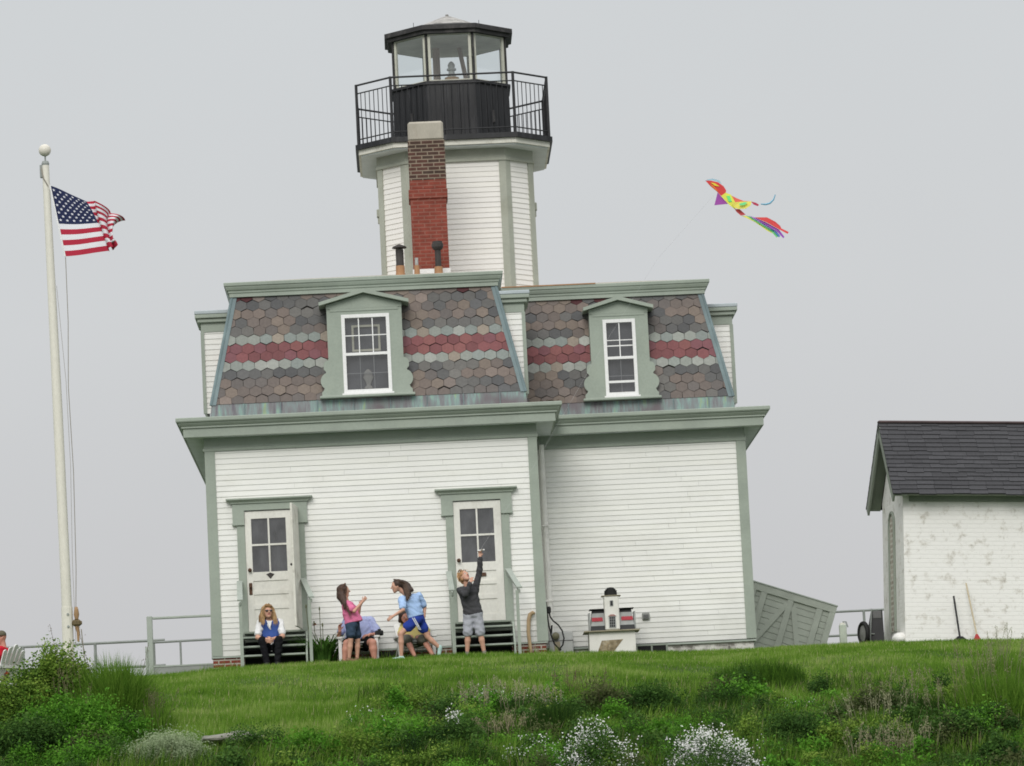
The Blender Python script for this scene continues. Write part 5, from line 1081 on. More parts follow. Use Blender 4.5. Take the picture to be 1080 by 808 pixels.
# ------------------------------------------------------------------ model lighthouse, box, hose, driftwood, camera
g0 = gz(6.65, 1.0)
ML = thing('model_lighthouse', 'miniature painted lighthouse on a white box beside the right wing', 'model lighthouse', (6.65, 1.0, 0))
mw = mat('model_white', (.74, .73, .68), .6, .04, 5, dirt=(.5, .48, .4), dirt_amt=.4, dirt_scale=4); mg = mat('model_dark_grey', (.035, .036, .038), .7, .2, 9); mgr = mat('model_grey', (.34, .35, .34), .7, .1, 12); mrd = mat('model_red', (.38, .045, .06), .7, .1, 12); mtn = mat('model_tan', (.30, .27, .19), .8, .15, 9)
b = MB(); b.box(-.385, .40, -.03, .50, g0-.15, .372); bx = part(b, 'base_box', mw, ML)
b = MB(); b.poly_y([(-.255, .03), (.02, .03), (.19, .235), (-.175, .225)], -.036, -.031); part(b, 'peeled_patch', mat('bare_peeled_wood', (.26, .21, .13), .9, .5, 16, dirt=(.60, .58, .5), dirt_amt=.6, dirt_scale=14), bx)
b = MB(); b.box(-.47, .48, -.10, .55, .373, .395, bev=.005); b.box(-.42, .43, -.055, .52, .3725, .3728); part(b, 'eave', mtn, ML)
for sx, x0, x1 in ((-1, -.355, -.11), (1, .15, .405)):
    b = MB()
    def band(za, zb, m_i, zig=False):
        ya = -.02+.10*(za-.396)/.36; yb = -.02+.10*(zb-.396)/.36; ia = .05*(za-.396)/.36; ib = .05*(zb-.396)/.36
        xa0 = x0+(ia if sx < 0 else 0); xb0 = x0+(ib if sx < 0 else 0); xa1 = x1-(ia if sx > 0 else 0); xb1 = x1-(ib if sx > 0 else 0)
        b.add([(xa0, ya, za), (xa1, ya, za), (xb1, yb, zb), (xb0, yb, zb), (xa0, .48, za), (xa1, .48, za), (xb1, .44, zb), (xb0, .44, zb)], [(0, 1, 2, 3), (1, 5, 6, 2), (0, 3, 7, 4), (5, 4, 7, 6)], m_i)
    band(.396, .48, 0); band(.48, .545, 1); band(.545, .64, 1); band(.64, .70, 1); band(.70, .77, 0)
    b.add([(x0, .0, .7705), (x1, .0, .7705), (x1, .46, .7705), (x0, .46, .7705)], [(0, 1, 2, 3)], 0)
    for k in range(7):
        xx = x0+.03+(x1-x0-.06)*(k+.5)/7; w = (x1-x0-.06)/14
        b.add([(xx-w, .012, .565), (xx, .012, .552), (xx+w, .012, .565), (xx+w, .028, .618), (xx, .032, .632), (xx-w, .028, .618)], [(0, 1, 2, 3, 4, 5)], 2)
    part(b, 'mansard', [mg, mgr, mrd], ML)
    b = MB(); b.box(x0-.02 if sx < 0 else x1-.01, x0+.01 if sx < 0 else x1+.02, .05, .30, .40, .71); part(b, 'side_dormer', mgr, ML)
b = MB(); b.box(-.105, .145, -.075, .22, .400, .975, bev=.015); tw = part(b, 'tower', mw, ML)
b = MB(); b.box(-.04, .08, -.083, -.0755, .43, .63); part(b, 'window_frame', mgr, tw); b = MB()
[b.box(-.025+i*.032, .0+i*.032, -.0875, -.0835, .445+k*.046, .483+k*.046) for i in range(3) for k in range(4)]; part(b, 'pane', mg, tw)
b = MB(); b.poly_y([(-.05, .631), (.09, .631), (.05, .66), (-.01, .66)], -.09, -.0755); part(b, 'window_hood', mat('model_rose', (.35, .2, .18), .7), tw)
b = MB(); b.box(-.01, .05, -.082, -.0755, .80, .90); part(b, 'window_frame', mgr, tw); b = MB(); b.box(.0, .04, -.086, -.0825, .81, .89); part(b, 'pane', mg, tw)
b = MB(); b.poly_z(chamf(.165, .06, .02, .075), .976, .99); part(b, 'gallery', mtn, ML)
b = MB(); sweep(chamf(.105, .05, .02, .075), [(0, .991), (0, 1.075), (-.02, 1.08), (-.02, 1.10), (-.04, 1.105), (-.045, 1.125), (-.1, 1.135)], mb=b); part(b, 'lantern', M['rubber'], ML)
UB = thing('utility_box', 'pale grey metal utility box with a round meter in the inner corner of the lighthouse', 'utility box', (5.81, 1.7, 0))
b = MB(); b.box(-.205, .205, -.02, .22, gz(5.8, 1.7)-.1, .455, bev=.012); part(b, 'cabinet', 'boxgrey', UB); b = MB(); b.box(-.21, .21, -.028, .20, .300, .312); part(b, 'lid_seam', 'greyplastic', UB)
b = MB(); b.lathe([(.06, 0), (.065, .05), (.05, .07)], (0, 0, 0), 16); Tm = Matrix.Translation((-.09, -.021, .385)) @ Matrix.Rotation(R(90), 4, 'X'); b.v = [tuple(Tm @ Vector(q)) for q in b.v]; part(b, 'meter', mat('meter_glass', (.20, .19, .12), .35, .2, 8), UB, smooth=True)
b = MB(); b.box(-.12, -.02, -.03, -.0205, .02, .29); part(b, 'rust_streak_panel', mat('stained_panel', (.36, .31, .22), .8, .3, 8), UB)
HS = thing('garden_hose', 'black rubber hose looped from a bracket on the inner corner board', 'hose', (5.575, .6, .0))
b = MB(); b.tube([(-.03, 0, .90), (-.02, 0, .72), (.0, -.02, .5), (.03, -.03, .33), (.08, -.03, .18), (.14, -.03, .11), (.17, -.03, .10), (.22, -.03, .16), (.245, -.03, .27), (.22, -.03, .40), (.16, -.02, .50), (.07, -.01, .58), (.03, 0, .65), (.01, 0, .76)], .013, 8); part(b, 'tube', 'rubber', HS, smooth=True)
b = MB(); b.box(-.02, .05, -.04, .03, .70, .82, bev=.02); part(b, 'valve', 'blackplastic', HS); b = MB(); b.lathe([(.02, 0), (.028, .02), (.02, .05)], (.165, -.03, .065), 8); part(b, 'nozzle', 'blackplastic', HS); b = MB(); b.tube([(.035, -.01, .36), (.05, -.012, .50)], .018, 6); part(b, 'coupling', 'rubber', HS)
DW = thing('driftwood_stick', 'bent pale driftwood stick leaning on the wall right of the right door', 'stick', (5.21, -.16, gz(5.21, -.16)-.05))
b = MB(); b.tube([(.03, -.04, 0), (.01, 0, .2), (-.005, .04, .45), (.012, .075, .66), (.04, .085, .745), (.085, .08, .775), (.115, .07, .755)], [.026, .03, .032, .034, .038, .034, .022], 9); part(b, 'wood', 'paleWood', DW, smooth=True)
CB = thing('camera', 'black camera lying on the right arm of the chair of the man in lavender', 'camera', (2.72, -.68, .375))
b = MB(); b.box(-.075, .065, -.045, .045, 0, .085, bev=.015); b.box(-.03, .03, -.035, .035, .0855, .11, bev=.01); part(b, 'camera_body', 'blackplastic', CB); b = MB(); b.lathe([(.035, 0), (.036, .06), (.03, .065)], (0, 0, 0), 14); Tm = Matrix.Translation((0, -.04, .045)) @ Matrix.Rotation(R(90), 4, 'X'); b.v = [tuple(Tm @ Vector(q)) for q in b.v]; part(b, 'lens', 'rubber', CB)
NS = thing('twig_nest', 'tangle of brown twigs lodged in the roof valley between the two wings', 'nest', (5.75, 1.72, 4.27))
b = MB(); rr = random.Random(9)
for k in range(46): x, y, z = rr.uniform(-.14, .10), rr.uniform(-.1, .1), rr.uniform(0, .16); an = rr.uniform(-1, .2); l = rr.uniform(.08, .2); b.tube([(x, y, z), (x+l*.5*math.cos(an), y-.02, z+l*.5*abs(math.sin(an))), (x+l*math.cos(an), y-.03, z+l*.2)], .006, 4)
part(b, 'twigs', mat('twig_brown', (.085, .06, .042), .9, .4, 10), NS)

# ------------------------------------------------------------------ vegetation
def patch(x, y, s=1.0, ph=0.0):
    return (np.sin(x*1.7*s+ph+1.3*np.sin(y*.9*s))+np.sin(y*2.1*s-ph*1.7+1.1*np.sin(x*1.3*s))+np.sin((x+y)*3.7*s+ph*2)*.6)/2.6
def blades(n, x0, x1, y0, y1, hfun, wid, cfun, keep=None, lean=.35, segs=1):
    X = rng.uniform(x0, x1, n); Y = rng.uniform(y0, y1, n)
    if keep is not None: k = keep(X, Y); X, Y = X[k], Y[k]
    n = len(X); Z = ground(X, Y)-.01; H = hfun(X, Y)*rng.uniform(.6, 1.25, n); a = rng.uniform(0, 2*np.pi, n)
    dx, dy = np.cos(a)*wid*.5, np.sin(a)*wid*.35; la = rng.uniform(0, 2*np.pi, n); lm = np.abs(rng.normal(0, lean, n))*H
    lx, ly = np.cos(la)*lm+.25*lean*H, np.sin(la)*lm
    if segs == 1:
        V = np.stack([np.stack([X-dx, Y-dy, Z], 1), np.stack([X+dx, Y+dy, Z], 1), np.stack([X+lx, Y+ly, Z+np.sqrt(np.maximum(H*H-lm*lm, .1*H*H))], 1)], 1).reshape(-1, 3)
        F = np.arange(3*n).reshape(n, 3); C = cfun(X, Y, n); return V, F, C
    m = .55; hz = np.sqrt(np.maximum(H*H-lm*lm, .1*H*H))
    V = np.stack([np.stack([X-dx, Y-dy, Z], 1), np.stack([X+dx, Y+dy, Z], 1), np.stack([X+dx*.8+lx*.25, Y+dy*.8+ly*.25, Z+hz*m], 1), np.stack([X-dx*.8+lx*.25, Y-dy*.8+ly*.25, Z+hz*m], 1),
                  np.stack([X+lx, Y+ly, Z+hz], 1)], 1).reshape(-1, 3)
    i = np.arange(n)*5; F = np.concatenate([np.stack([i, i+1, i+2], 1), np.stack([i, i+2, i+3], 1), np.stack([i+3, i+2, i+4], 1)]); C = cfun(X, Y, n); return V, F, np.concatenate([C, C, C])
def mixc(t, *cs):
    cs = np.array(cs); t = np.clip(t, 0, .9999)*(len(cs)-1); i = t.astype(int); f = (t-i)[:, None]; return cs[i]*(1-f)+cs[i+1]*f
G_DARK, G_MID, G_LITE, G_YEL, G_STRAW = (.062, .142, .016), (.126, .244, .029), (.202, .328, .056), (.305, .38, .12), (.44, .41, .22)
def lawn_col(X, Y, n):
    t = .52+.34*patch(X, Y*1.6, .9)+.24*patch(X, Y, 3.1, 2)+rng.normal(0, .20, n)
    c = mixc(t, G_DARK, G_MID, G_MID, G_LITE, G_YEL); d = rng.random(n) < .03; c[d] = G_STRAW; return c*rng.uniform(.85, 1.15, (n, 1))
inside = lambda X, Y: ~(((X > -.05) & (X < 5.5) & (Y > .02)) | ((X > 5.4) & (X < 9.15) & (Y > 2)) | ((X > 11.6) & (Y > 1.05)))
V, F, C = blades(620000, -5.5, 16, -11.6, 3.6, lambda X, Y: .055+.035*(patch(X, Y, 1.2, 1) > .1)+np.clip(-Y-5.5, 0, 4)*.022+.11*(rng.random(len(X)) < .35)*(((Y > -.30) & (Y < .1) & (X > -.3) & (X < 5.7))), .014, lawn_col, lambda X, Y: inside(X, Y) & ~(((X-.6)/.42)**2+((Y+11.05)/.45)**2 < 1) & ((Y > -9.5) | (np.abs(X-1.0) < 1.7)) & (rng.random(len(X)) < np.interp(Y, [-9.5, -2, 3.6], [1, .8, .45])))
raw_mesh('lawn_grass', V, F, M['blade'], cols=C, kind='stuff', label='short mown green grass covering the crest of the slope')
def meadow_col(X, Y, n):
    t = .42+.32*patch(X, Y*1.4, 1.1, 4)+rng.normal(0, .2, n); c = mixc(t*.85, (.03, .07, .012), (.05, .105, .016), G_MID, G_LITE, G_YEL); d = rng.random(n) < .07; c[d] = np.array(G_STRAW)*.6; return c*rng.uniform(.8, 1.2, (n, 1))
V, F, C = blades(150000, -4.5, 14.5, -15, -6.8, lambda X, Y: .13+.10*(patch(X, Y, 1.4, 3)+.6)+.10*np.clip((-Y-8)/4, 0, 1), .013, meadow_col, lambda X, Y: (rng.random(len(X)) < np.interp(-Y+.7*patch(X, Y, 1.3, 8), [6.8, 9.8, 15], [.05, .85, 1])) & ~((np.abs(X-.9) < 1.5) & (Y > -11.2) & (Y < -6)) & ~((np.abs(X-.6) < .45) & (Y < -10.7) & (Y > -12.0)), .4, 2)
raw_mesh('rough_grass', V, F, M['blade'], cols=C, kind='stuff', label='long rough unmown grass on the lower slope')


def leaf_cloud(cx, cy, cz, rx, ry, h, n, size, cols, ncl=34, asp=.55, seed=0, dome=.9, spread=.22, droop=.3):
    """many small leaf faces gathered in clumps through the volume of a crown"""
    r = np.random.default_rng(seed); u = r.normal(size=(ncl, 3)); u[:, 2] = np.abs(u[:, 2]); u /= np.linalg.norm(u, axis=1)[:, None]; rad = r.uniform(.35, 1.02, ncl)**.6
    cen = np.stack([u[:, 0]*rad*rx, u[:, 1]*rad*ry, (.12+dome*u[:, 2]*rad)*h], 1); k = r.integers(0, ncl, n); sg = spread*np.array([rx, ry, h*.75])*r.uniform(.55, 1.25, (ncl, 1))
    P = cen[k]+r.normal(size=(n, 3))*sg[k]; P[:, 2] = np.maximum(P[:, 2], r.uniform(0, .12, n)*h)
    d = r.normal(size=(n, 3)); d[:, 2] = d[:, 2]*.6+.35-droop*r.random(n); d /= np.linalg.norm(d, axis=1)[:, None]
    w = np.cross(d, r.normal(size=(n, 3))); w /= np.linalg.norm(w, axis=1)[:, None]; s = size*r.uniform(.55, 1.35, n)[:, None]
    V = np.stack([P-d*s*.5, P+w*s*asp*.5, P+d*s*.55, P-w*s*asp*.5], 1).reshape(-1, 3)+np.array((cx, cy, cz)); F = np.arange(4*n).reshape(n, 4)
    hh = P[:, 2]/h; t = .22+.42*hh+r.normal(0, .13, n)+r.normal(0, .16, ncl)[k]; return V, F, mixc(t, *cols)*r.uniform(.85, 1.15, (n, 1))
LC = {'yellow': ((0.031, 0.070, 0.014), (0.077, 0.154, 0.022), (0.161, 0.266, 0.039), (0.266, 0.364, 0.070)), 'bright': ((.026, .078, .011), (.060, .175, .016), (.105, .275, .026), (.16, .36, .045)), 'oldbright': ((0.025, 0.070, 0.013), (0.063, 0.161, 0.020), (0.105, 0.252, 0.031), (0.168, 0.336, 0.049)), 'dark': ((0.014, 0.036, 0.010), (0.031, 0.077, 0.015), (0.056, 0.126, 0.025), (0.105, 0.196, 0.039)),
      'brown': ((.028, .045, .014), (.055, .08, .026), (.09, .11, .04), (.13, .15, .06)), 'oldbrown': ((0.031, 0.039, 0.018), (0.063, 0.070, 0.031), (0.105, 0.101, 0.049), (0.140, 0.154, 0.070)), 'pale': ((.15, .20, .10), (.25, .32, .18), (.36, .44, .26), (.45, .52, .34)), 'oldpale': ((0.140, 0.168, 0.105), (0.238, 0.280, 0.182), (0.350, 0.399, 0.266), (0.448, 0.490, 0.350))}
def shrub(label, x, y, rx, ry, h, n, size, kind, name='shrub', stems=9, seed=1, asp=.55, group=None, spread=.22, ncl=34, sink=.06, **kw):
    z = gz(x, y)-sink; T = thing(name, label, 'shrub' if name == 'shrub' else name.replace('_', ' '), (x, y, z), group)
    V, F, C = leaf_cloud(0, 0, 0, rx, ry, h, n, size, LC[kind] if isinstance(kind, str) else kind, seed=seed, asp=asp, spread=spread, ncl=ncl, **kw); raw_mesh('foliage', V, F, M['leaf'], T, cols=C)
    r = random.Random(seed)
    for k in range(stems):
        a = r.uniform(0, 6.28); q = r.uniform(.2, .95); b = MB(); b.tube([(.1*rx*math.cos(a), .1*ry*math.sin(a), -.05), (q*.6*rx*math.cos(a), q*.6*ry*math.sin(a), h*.5), (q*rx*math.cos(a), q*ry*math.sin(a), h*r.uniform(.8, 1.06))], [.010, .007, .003], 4); b.build('stem', M['stem'], T)
    return T
def clump(label, x, y, rx, ry, h, n, wid, cols, name='grass_clump', cat='grass clump', lean=.4, seeds=0, seedcol=(.30, .265, .17), seed=1, group=None, seedsize=.16, tilt=0.0):
    """tuft of arching blades, with feathery seed heads on thin stems where the photo shows them"""
    r = np.random.default_rng(seed); T = thing(name, label, cat, (x, y, gz(x, y)-.04), group)
    a = r.uniform(0, 6.283, n); q = np.sqrt(r.random(n)); X, Y = q*rx*np.cos(a), q*ry*np.sin(a); Z = ground(X+x, Y+y)-gz(x, y); H = h*r.uniform(.45, 1.1, n)*(1-.35*q*q)
    la = r.uniform(0, 6.283, n); lm = np.abs(r.normal(0, lean, n)).clip(0, .9)*H; lx, ly = np.cos(la)*lm+tilt*H, np.sin(la)*lm; hz = np.sqrt(np.maximum(H*H-lm*lm, .15*H*H)); wa = r.uniform(0, 6.283, n); dx, dy = np.cos(wa)*wid*.5, np.sin(wa)*wid*.5
    V = np.stack([np.stack([X-dx, Y-dy, Z], 1), np.stack([X+dx, Y+dy, Z], 1), np.stack([X+dx*.8+lx*.3, Y+dy*.8+ly*.3, Z+hz*.6], 1), np.stack([X-dx*.8+lx*.3, Y-dy*.8+ly*.3, Z+hz*.6], 1), np.stack([X+lx, Y+ly, Z+hz], 1)], 1).reshape(-1, 3)
    i = np.arange(n)*5; F = np.concatenate([np.stack([i, i+1, i+2], 1), np.stack([i, i+2, i+3], 1), np.stack([i+3, i+2, i+4], 1)]); C = mixc(r.random(n)*.8+r.normal(0, .1, n), *cols)*r.uniform(.8, 1.2, (n, 1)); raw_mesh('blades', V, F, M['blade'], T, cols=np.concatenate([C]*3))
    if seeds:
        a = r.uniform(0, 6.283, seeds); q = np.sqrt(r.random(seeds)); X, Y = q*rx*1.05*np.cos(a), q*ry*1.05*np.sin(a); Z0 = ground(X+x, Y+y)-gz(x, y); H = h*r.uniform(.95, 1.45, seeds); tx, ty = r.normal(0, .18, seeds)*H+tilt*H, r.normal(0, .18, seeds)*H
        w = .0035; A = np.stack([X, Y, Z0], 1); B = np.stack([X+tx, Y+ty, Z0+H], 1); e = np.array((w, 0, 0))
        V = np.stack([A-e, A+e, B+e*.7, B-e*.7], 1).reshape(-1, 3); Fm = np.arange(4*seeds).reshape(seeds, 4); raw_mesh('seed_stalks', V, Fm, M['blade'], T, cols=np.tile(np.array(seedcol)*.7, (seeds, 1)), kind='stuff')
        m = 16; s = np.repeat(np.arange(seeds), m); t = r.random(seeds*m); ax = (B-A)/np.linalg.norm(B-A, axis=1)[:, None]; P = B[s]-ax[s]*(t*seedsize*h/.5)[:, None]+r.normal(size=(seeds*m, 3))*(.014+.02*t)[:, None]*np.array((1, 1, .6)); d = ax[s]+r.normal(size=(seeds*m, 3))*.5; d /= np.linalg.norm(d, axis=1)[:, None]; wv = np.cross(d, r.normal(size=(seeds*m, 3))); wv /= np.linalg.norm(wv, axis=1)[:, None]
        V = np.stack([P-d*.016, P+wv*.0045, P+d*.016, P-wv*.0045], 1).reshape(-1, 3); raw_mesh('seed_heads', V, np.arange(4*len(P)).reshape(-1, 4), M['blade'], T, cols=np.array(seedcol)*r.uniform(.75, 1.25, (len(P), 1)), kind='stuff')
    return T
def flowers(label, x, y, rx, ry, h, nh, per, seed=1, fs=.02, drifts=None, green='dark', leaves=2600, group=None, name='flower_patch'):
    """white flowering weed: leafy base, stalks carrying loose heads of small four-petalled flowers"""
    r = np.random.default_rng(seed); T = thing(name, label, 'wildflowers', (x, y, gz(x, y)-.04), group)
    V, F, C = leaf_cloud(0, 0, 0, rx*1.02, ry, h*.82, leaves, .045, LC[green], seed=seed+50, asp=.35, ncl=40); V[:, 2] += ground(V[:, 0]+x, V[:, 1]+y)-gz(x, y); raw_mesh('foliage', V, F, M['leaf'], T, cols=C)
    a = r.uniform(0, 6.283, nh); q = np.sqrt(r.random(nh)); X, Y = q*rx*np.cos(a), q*ry*np.sin(a)
    H = h*r.uniform(.3, 1.12, nh)*(1-.45*(X/rx)**2)
    if drifts:
        dc = np.array(drifts); pick = r.choice(len(dc), nh, p=dc[:, 3]/dc[:, 3].sum()); X = dc[pick, 0]-x+r.normal(0, .115, nh); Y = dc[pick, 1]-y+r.normal(0, .10, nh); H = dc[pick, 2]*r.uniform(.45, 1.05, nh)*.9
    Zg = ground(X+x, Y+y)-gz(x, y)
    A = np.stack([X*.9, Y*.9, Zg], 1); B = np.stack([X, Y, Zg+H], 1); e = np.array((.003, 0, 0)); V = np.stack([A-e, A+e, B+e, B-e], 1).reshape(-1, 3); raw_mesh('stalks', V, np.arange(4*nh).reshape(nh, 4), M['leaf'], T, cols=np.tile((.05, .10, .025), (nh, 1)), kind='stuff')
    s = np.repeat(np.arange(nh), r.integers(max(2, per//2), per+1, nh)); P = B[s]+r.normal(size=(len(s), 3))*np.array((.030, .030, .045)); N = r.normal(size=(len(s), 3))*.55+np.array((0, -.75, .55)); N /= np.linalg.norm(N, axis=1)[:, None]
    U = np.cross(N, r.normal(size=(len(s), 3))); U /= np.linalg.norm(U, axis=1)[:, None]; Wv = np.cross(N, U); sz = fs*r.uniform(.6, 1.2, len(s))[:, None]; vs = []
    for k in range(4):
        c, s_ = math.cos(k*math.pi/2), math.sin(k*math.pi/2); D = U*c+Wv*s_; E_ = -U*s_+Wv*c
        vs += [P+N*.001, P+D*sz*.45+E_*sz*.33+N*sz*.12, P+D*sz+N*sz*.2, P+D*sz*.45-E_*sz*.33+N*sz*.12]
    V = np.stack(vs, 1).reshape(-1, 3); raw_mesh('blooms', V, np.arange(len(V)).reshape(-1, 4), M['petal'], T, kind='stuff')
    return T
GR = {'lush': (G_DARK, G_MID, G_LITE), 'dark': ((.016, .040, .008), (.03, .07, .012), (.055, .11, .02)), 'straw': ((.06, .09, .025), (.14, .15, .06), (.24, .22, .11)), 'yellow': (G_MID, G_LITE, G_YEL)}
# ground cover: low leafy weeds, too many to count
wv, wf, wc, wn = [], [], [], 0
r_ = np.random.default_rng(77)
for k in range(620):
    x = r_.uniform(-3.6, 13.2); y = -r_.uniform(7.9, 14.6)
    lowness = np.interp(-y+.9*patch(np.array([x]), np.array([y]), 1.1, 6)[0], [8.4, 10.2, 14], [.03, .75, 1])
    if r_.random() > lowness or (-.6 < x < 2.6 and y > -11.7) or (-1.0 < x < .45 and y < -11): continue
    kd = r_.choice(['dark', 'bright', 'yellow', 'brown', 'dark', 'bright'], p=[.20, .34, .18, .06, .08, .14] if x < 4.5 else [.36, .26, .10, .06, .14, .08]); h = r_.uniform(.18, .48); rx = r_.uniform(.18, .45); n = int(1500*rx*h/.12)+250
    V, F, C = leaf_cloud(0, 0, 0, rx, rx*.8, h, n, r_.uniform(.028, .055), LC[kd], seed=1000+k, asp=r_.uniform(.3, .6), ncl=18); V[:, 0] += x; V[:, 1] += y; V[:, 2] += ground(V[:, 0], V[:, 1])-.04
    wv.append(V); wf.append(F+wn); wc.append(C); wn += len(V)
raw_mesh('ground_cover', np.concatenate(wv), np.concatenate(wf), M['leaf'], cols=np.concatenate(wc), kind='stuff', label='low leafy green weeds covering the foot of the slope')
# the bank of bushes at the left
shrub('tall leafy yellow-green bush hiding the foot of the flagpole', -1.98, -8.8, .66, .55, 1.22, 30000, .050, 'yellow', seed=3, ncl=110, spread=.15, stems=3)
shrub('rounded yellow-green bush left of the tall leafy bush', -2.50, -9.2, .55, .5, 1.0, 20000, .048, 'yellow', seed=33, ncl=80, spread=.17, stems=3)
shrub('dark leafy bush at the left edge below the man in red', -2.85, -8.8, .60, .5, .78, 14000, .048, 'yellow', seed=4, ncl=60)
clump('tall dense dark green grass right of the tall leafy bush', -1.17, -9.1, .52, .45, 1.15, 9000, .015, GR['lush'], seeds=4, seedcol=(.16, .13, .085), seed=5, lean=.45)
clump('brownish seeding grass between the bushes at the left', -1.68, -9.8, .26, .3, .82, 1300, .012, GR['lush'], seeds=14, seedcol=(.20, .18, .10), seed=6)
shrub('bright green leafy weeds in front of the dark green grass at the left', -1.25, -10.5, .66, .45, .74, 16000, .045, 'bright', seed=7, ncl=60)
shrub('mid green leafy weeds between the tall leafy bush and the bright green weeds', -1.85, -10.2, .55, .4, .72, 12000, .045, 'bright', seed=71, ncl=60)
shrub('low dark green weeds filling the bottom left corner of the slope', -2.35, -10.9, .66, .5, .66, 14000, .048, 'dark', seed=8, ncl=60)
shrub('mid green weeds under the pale grey-green bush at its left', -1.35, -11.9, .6, .4, .45, 7000, .045, 'bright', seed=81)
clump('green grass edge between the left bushes and the mown lawn', -.55, -9.6, .28, .5, .55, 1500, .013, GR['lush'], seeds=16, seedcol=(.17, .16, .09), seed=9)
shrub('pale grey-green dome shaped bush beside the flat rock', -.22, -12.0, .56, .45, .50, 22000, .036, 'pale', name='shrub', seed=10, asp=.30, stems=5, spread=.20, ncl=90, dome=.85)
RK = MB(); RK.ball((0, 0, 0), (.46, .35, .085), n=22, k=12)
rr = random.Random(4); RK.v = [(x*(1+.12*math.sin(7*y+3*x))+rr.uniform(-.012, .012), y, z*(1+.3*math.sin(9*x))+rr.uniform(-.01, .01)) for x, y, z in RK.v]
rk = RK.build('rock', M['rock'], None, smooth=False); rk.location = (.60, -10.9, gz(.60, -10.9)+.07); tag(rk, 'flat grey rock lying in the grass beside the pale bush', 'rock')
# lower middle
mid = [('bright leafy weeds right of the flat rock at the foot of the slope', 1.75, -12.3, .55, .45, .42, 'bright'), ('yellow-green weeds at the bottom left of the small white flowers', 2.45, -12.4, .55, .4, .45, 'yellow'), ('bright green weeds left of the small white flower cluster', 2.95, -11.9, .50, .42, .48, 'bright'), ('dark weeds under the small white flower cluster', 3.75, -12.2, .55, .4, .46, 'dark'),
       ('brown-green shrub below the miniature lighthouse', 5.95, -9.9, .42, .4, .50, 'brown'), ('dark green shrub right of the brown-green one', 6.55, -9.9, .48, .4, .46, 'dark'), ('bright green weeds between the two white flower patches', 6.62, -12.2, .36, .35, .42, 'bright'), ('small reddish brown shrub below the dark grass tuft', 7.72, -9.0, .26, .3, .36, 'brown'),
       ('dark leafy weeds right of the large white flower patch', 8.45, -12.3, .50, .4, .56, 'dark'), ('olive weeds right of the dark leafy weeds', 9.05, -12.6, .42, .35, .45, 'yellow'), ('dark scrub at the lower right beneath the pale grasses', 9.65, -11.4, .55, .45, .55, 'brown'), ('green weeds in the lower right corner', 10.9, -12.6, .7, .45, .5, 'dark'), ('weeds in front of the dark weeds under the small white flowers', 3.0, -12.9, .55, .3, .30, 'yellow')]
for i, (lab, x, y, rx, ry, h, kd) in enumerate(mid): shrub(lab, x, y, rx, ry, h, int(6500*rx*h/.22), .045, kd, name='weed_clump', seed=20+i, asp=.5, stems=6)
clump('haze of beige seeding grass in the middle of the slope', 4.55, -10.1, .80, .6, .42, 2400, .011, GR['dark'], seeds=80, seedcol=(.38, .345, .235), seed=40)
clump('small beige seeding grass below the larger haze of seed heads', 4.45, -11.8, .35, .35, .36, 900, .010, GR['dark'], seeds=40, seedcol=(.34, .30, .19), seed=41)
clump('dark green upright grass between the beige seed heads and the white flowers', 5.15, -11.9, .40, .4, .60, 2200, .013, GR['dark'], seed=42, lean=.2)
clump('grass rising below the driftwood stick and the utility box', 5.65, -8.9, .40, .5, .40, 1500, .012, GR['lush'], seed=43, seeds=24, seedcol=(.16, .12, .08))
clump('long dark green grass tuft left standing on the mown lawn', 8.4, -7.7, .68, .45, .50, 5200, .014, ((.030, .07, .012), G_DARK, G_MID), seed=44, lean=.3)
clump('pale wispy grass left of centre at the lower right', 9.55, -12.2, .55, .4, .50, 1500, .011, GR['lush'], seeds=26, seedcol=(.36, .36, .22), seed=45)
clump('brown seeding grass on the right part of the slope', 10.15, -9.6, .75, .5, .42, 2600, .012, GR['lush'], seeds=26, seedcol=(.30, .28, .17), seed=46)
clump('tall wispy grass rising before the shed wall', 11.75, -9.3, .50, .5, .72, 3000, .012, GR['lush'], seeds=34, seedcol=(.28, .29, .16), seed=47, tilt=.08)
clump('dense tall grass at the right edge of the slope', 11.45, -11.6, .65, .5, .85, 5200, .014, GR['lush'], seeds=34, seedcol=(.25, .24, .13), seed=48)
clump('mid green grass in front of the brown seeding grass', 10.4, -11.6, .6, .5, .55, 2600, .013, GR['dark'], seeds=20, seedcol=(.28, .27, .16), seed=49)
clump('straw coloured grass at the bottom right', 9.7, -13.4, .6, .3, .45, 1600, .010, GR['straw'], seeds=60, seedcol=(.34, .32, .20), seed=50)
# white flowers
flowers('left one of the two big masses of white wildflowers at the foot of the slope', 5.52, -13.4, .48, .55, .62, 430, 7, seed=60, fs=.0135, leaves=4200, drifts=[(5.14, -13.7, .22, 1.2), (5.30, -13.5, .36, 1.6), (5.44, -13.3, .50, 1.5), (5.60, -13.2, .60, 1.0), (5.68, -13.1, .66, .6), (5.52, -13.7, .25, 1.2), (5.97, -13.3, .52, .6), (6.02, -13.6, .30, .7), (5.77, -13.8, .18, .5)])
flowers('largest mass of white wildflowers right of the other big one', 7.05, -13.5, .66, .55, .70, 760, 8, seed=61, fs=.0150, leaves=5200, drifts=[(6.60, -13.9, .20, 1.2), (6.78, -13.7, .32, 1.6), (6.92, -13.5, .50, 1.6), (7.06, -13.3, .66, 1.1), (7.20, -13.2, .70, .8), (7.34, -13.3, .62, 1.0), (7.54, -13.4, .50, 1.2), (7.68, -13.6, .34, .8), (7.15, -13.9, .30, 1.6), (7.40, -13.9, .26, 1.4), (6.90, -14.0, .15, 1.0)])
flowers('small cluster of white wildflowers left of the beige grass', 3.78, -11.5, .15, .25, .48, 50, 7, seed=62, leaves=1500, fs=.015)
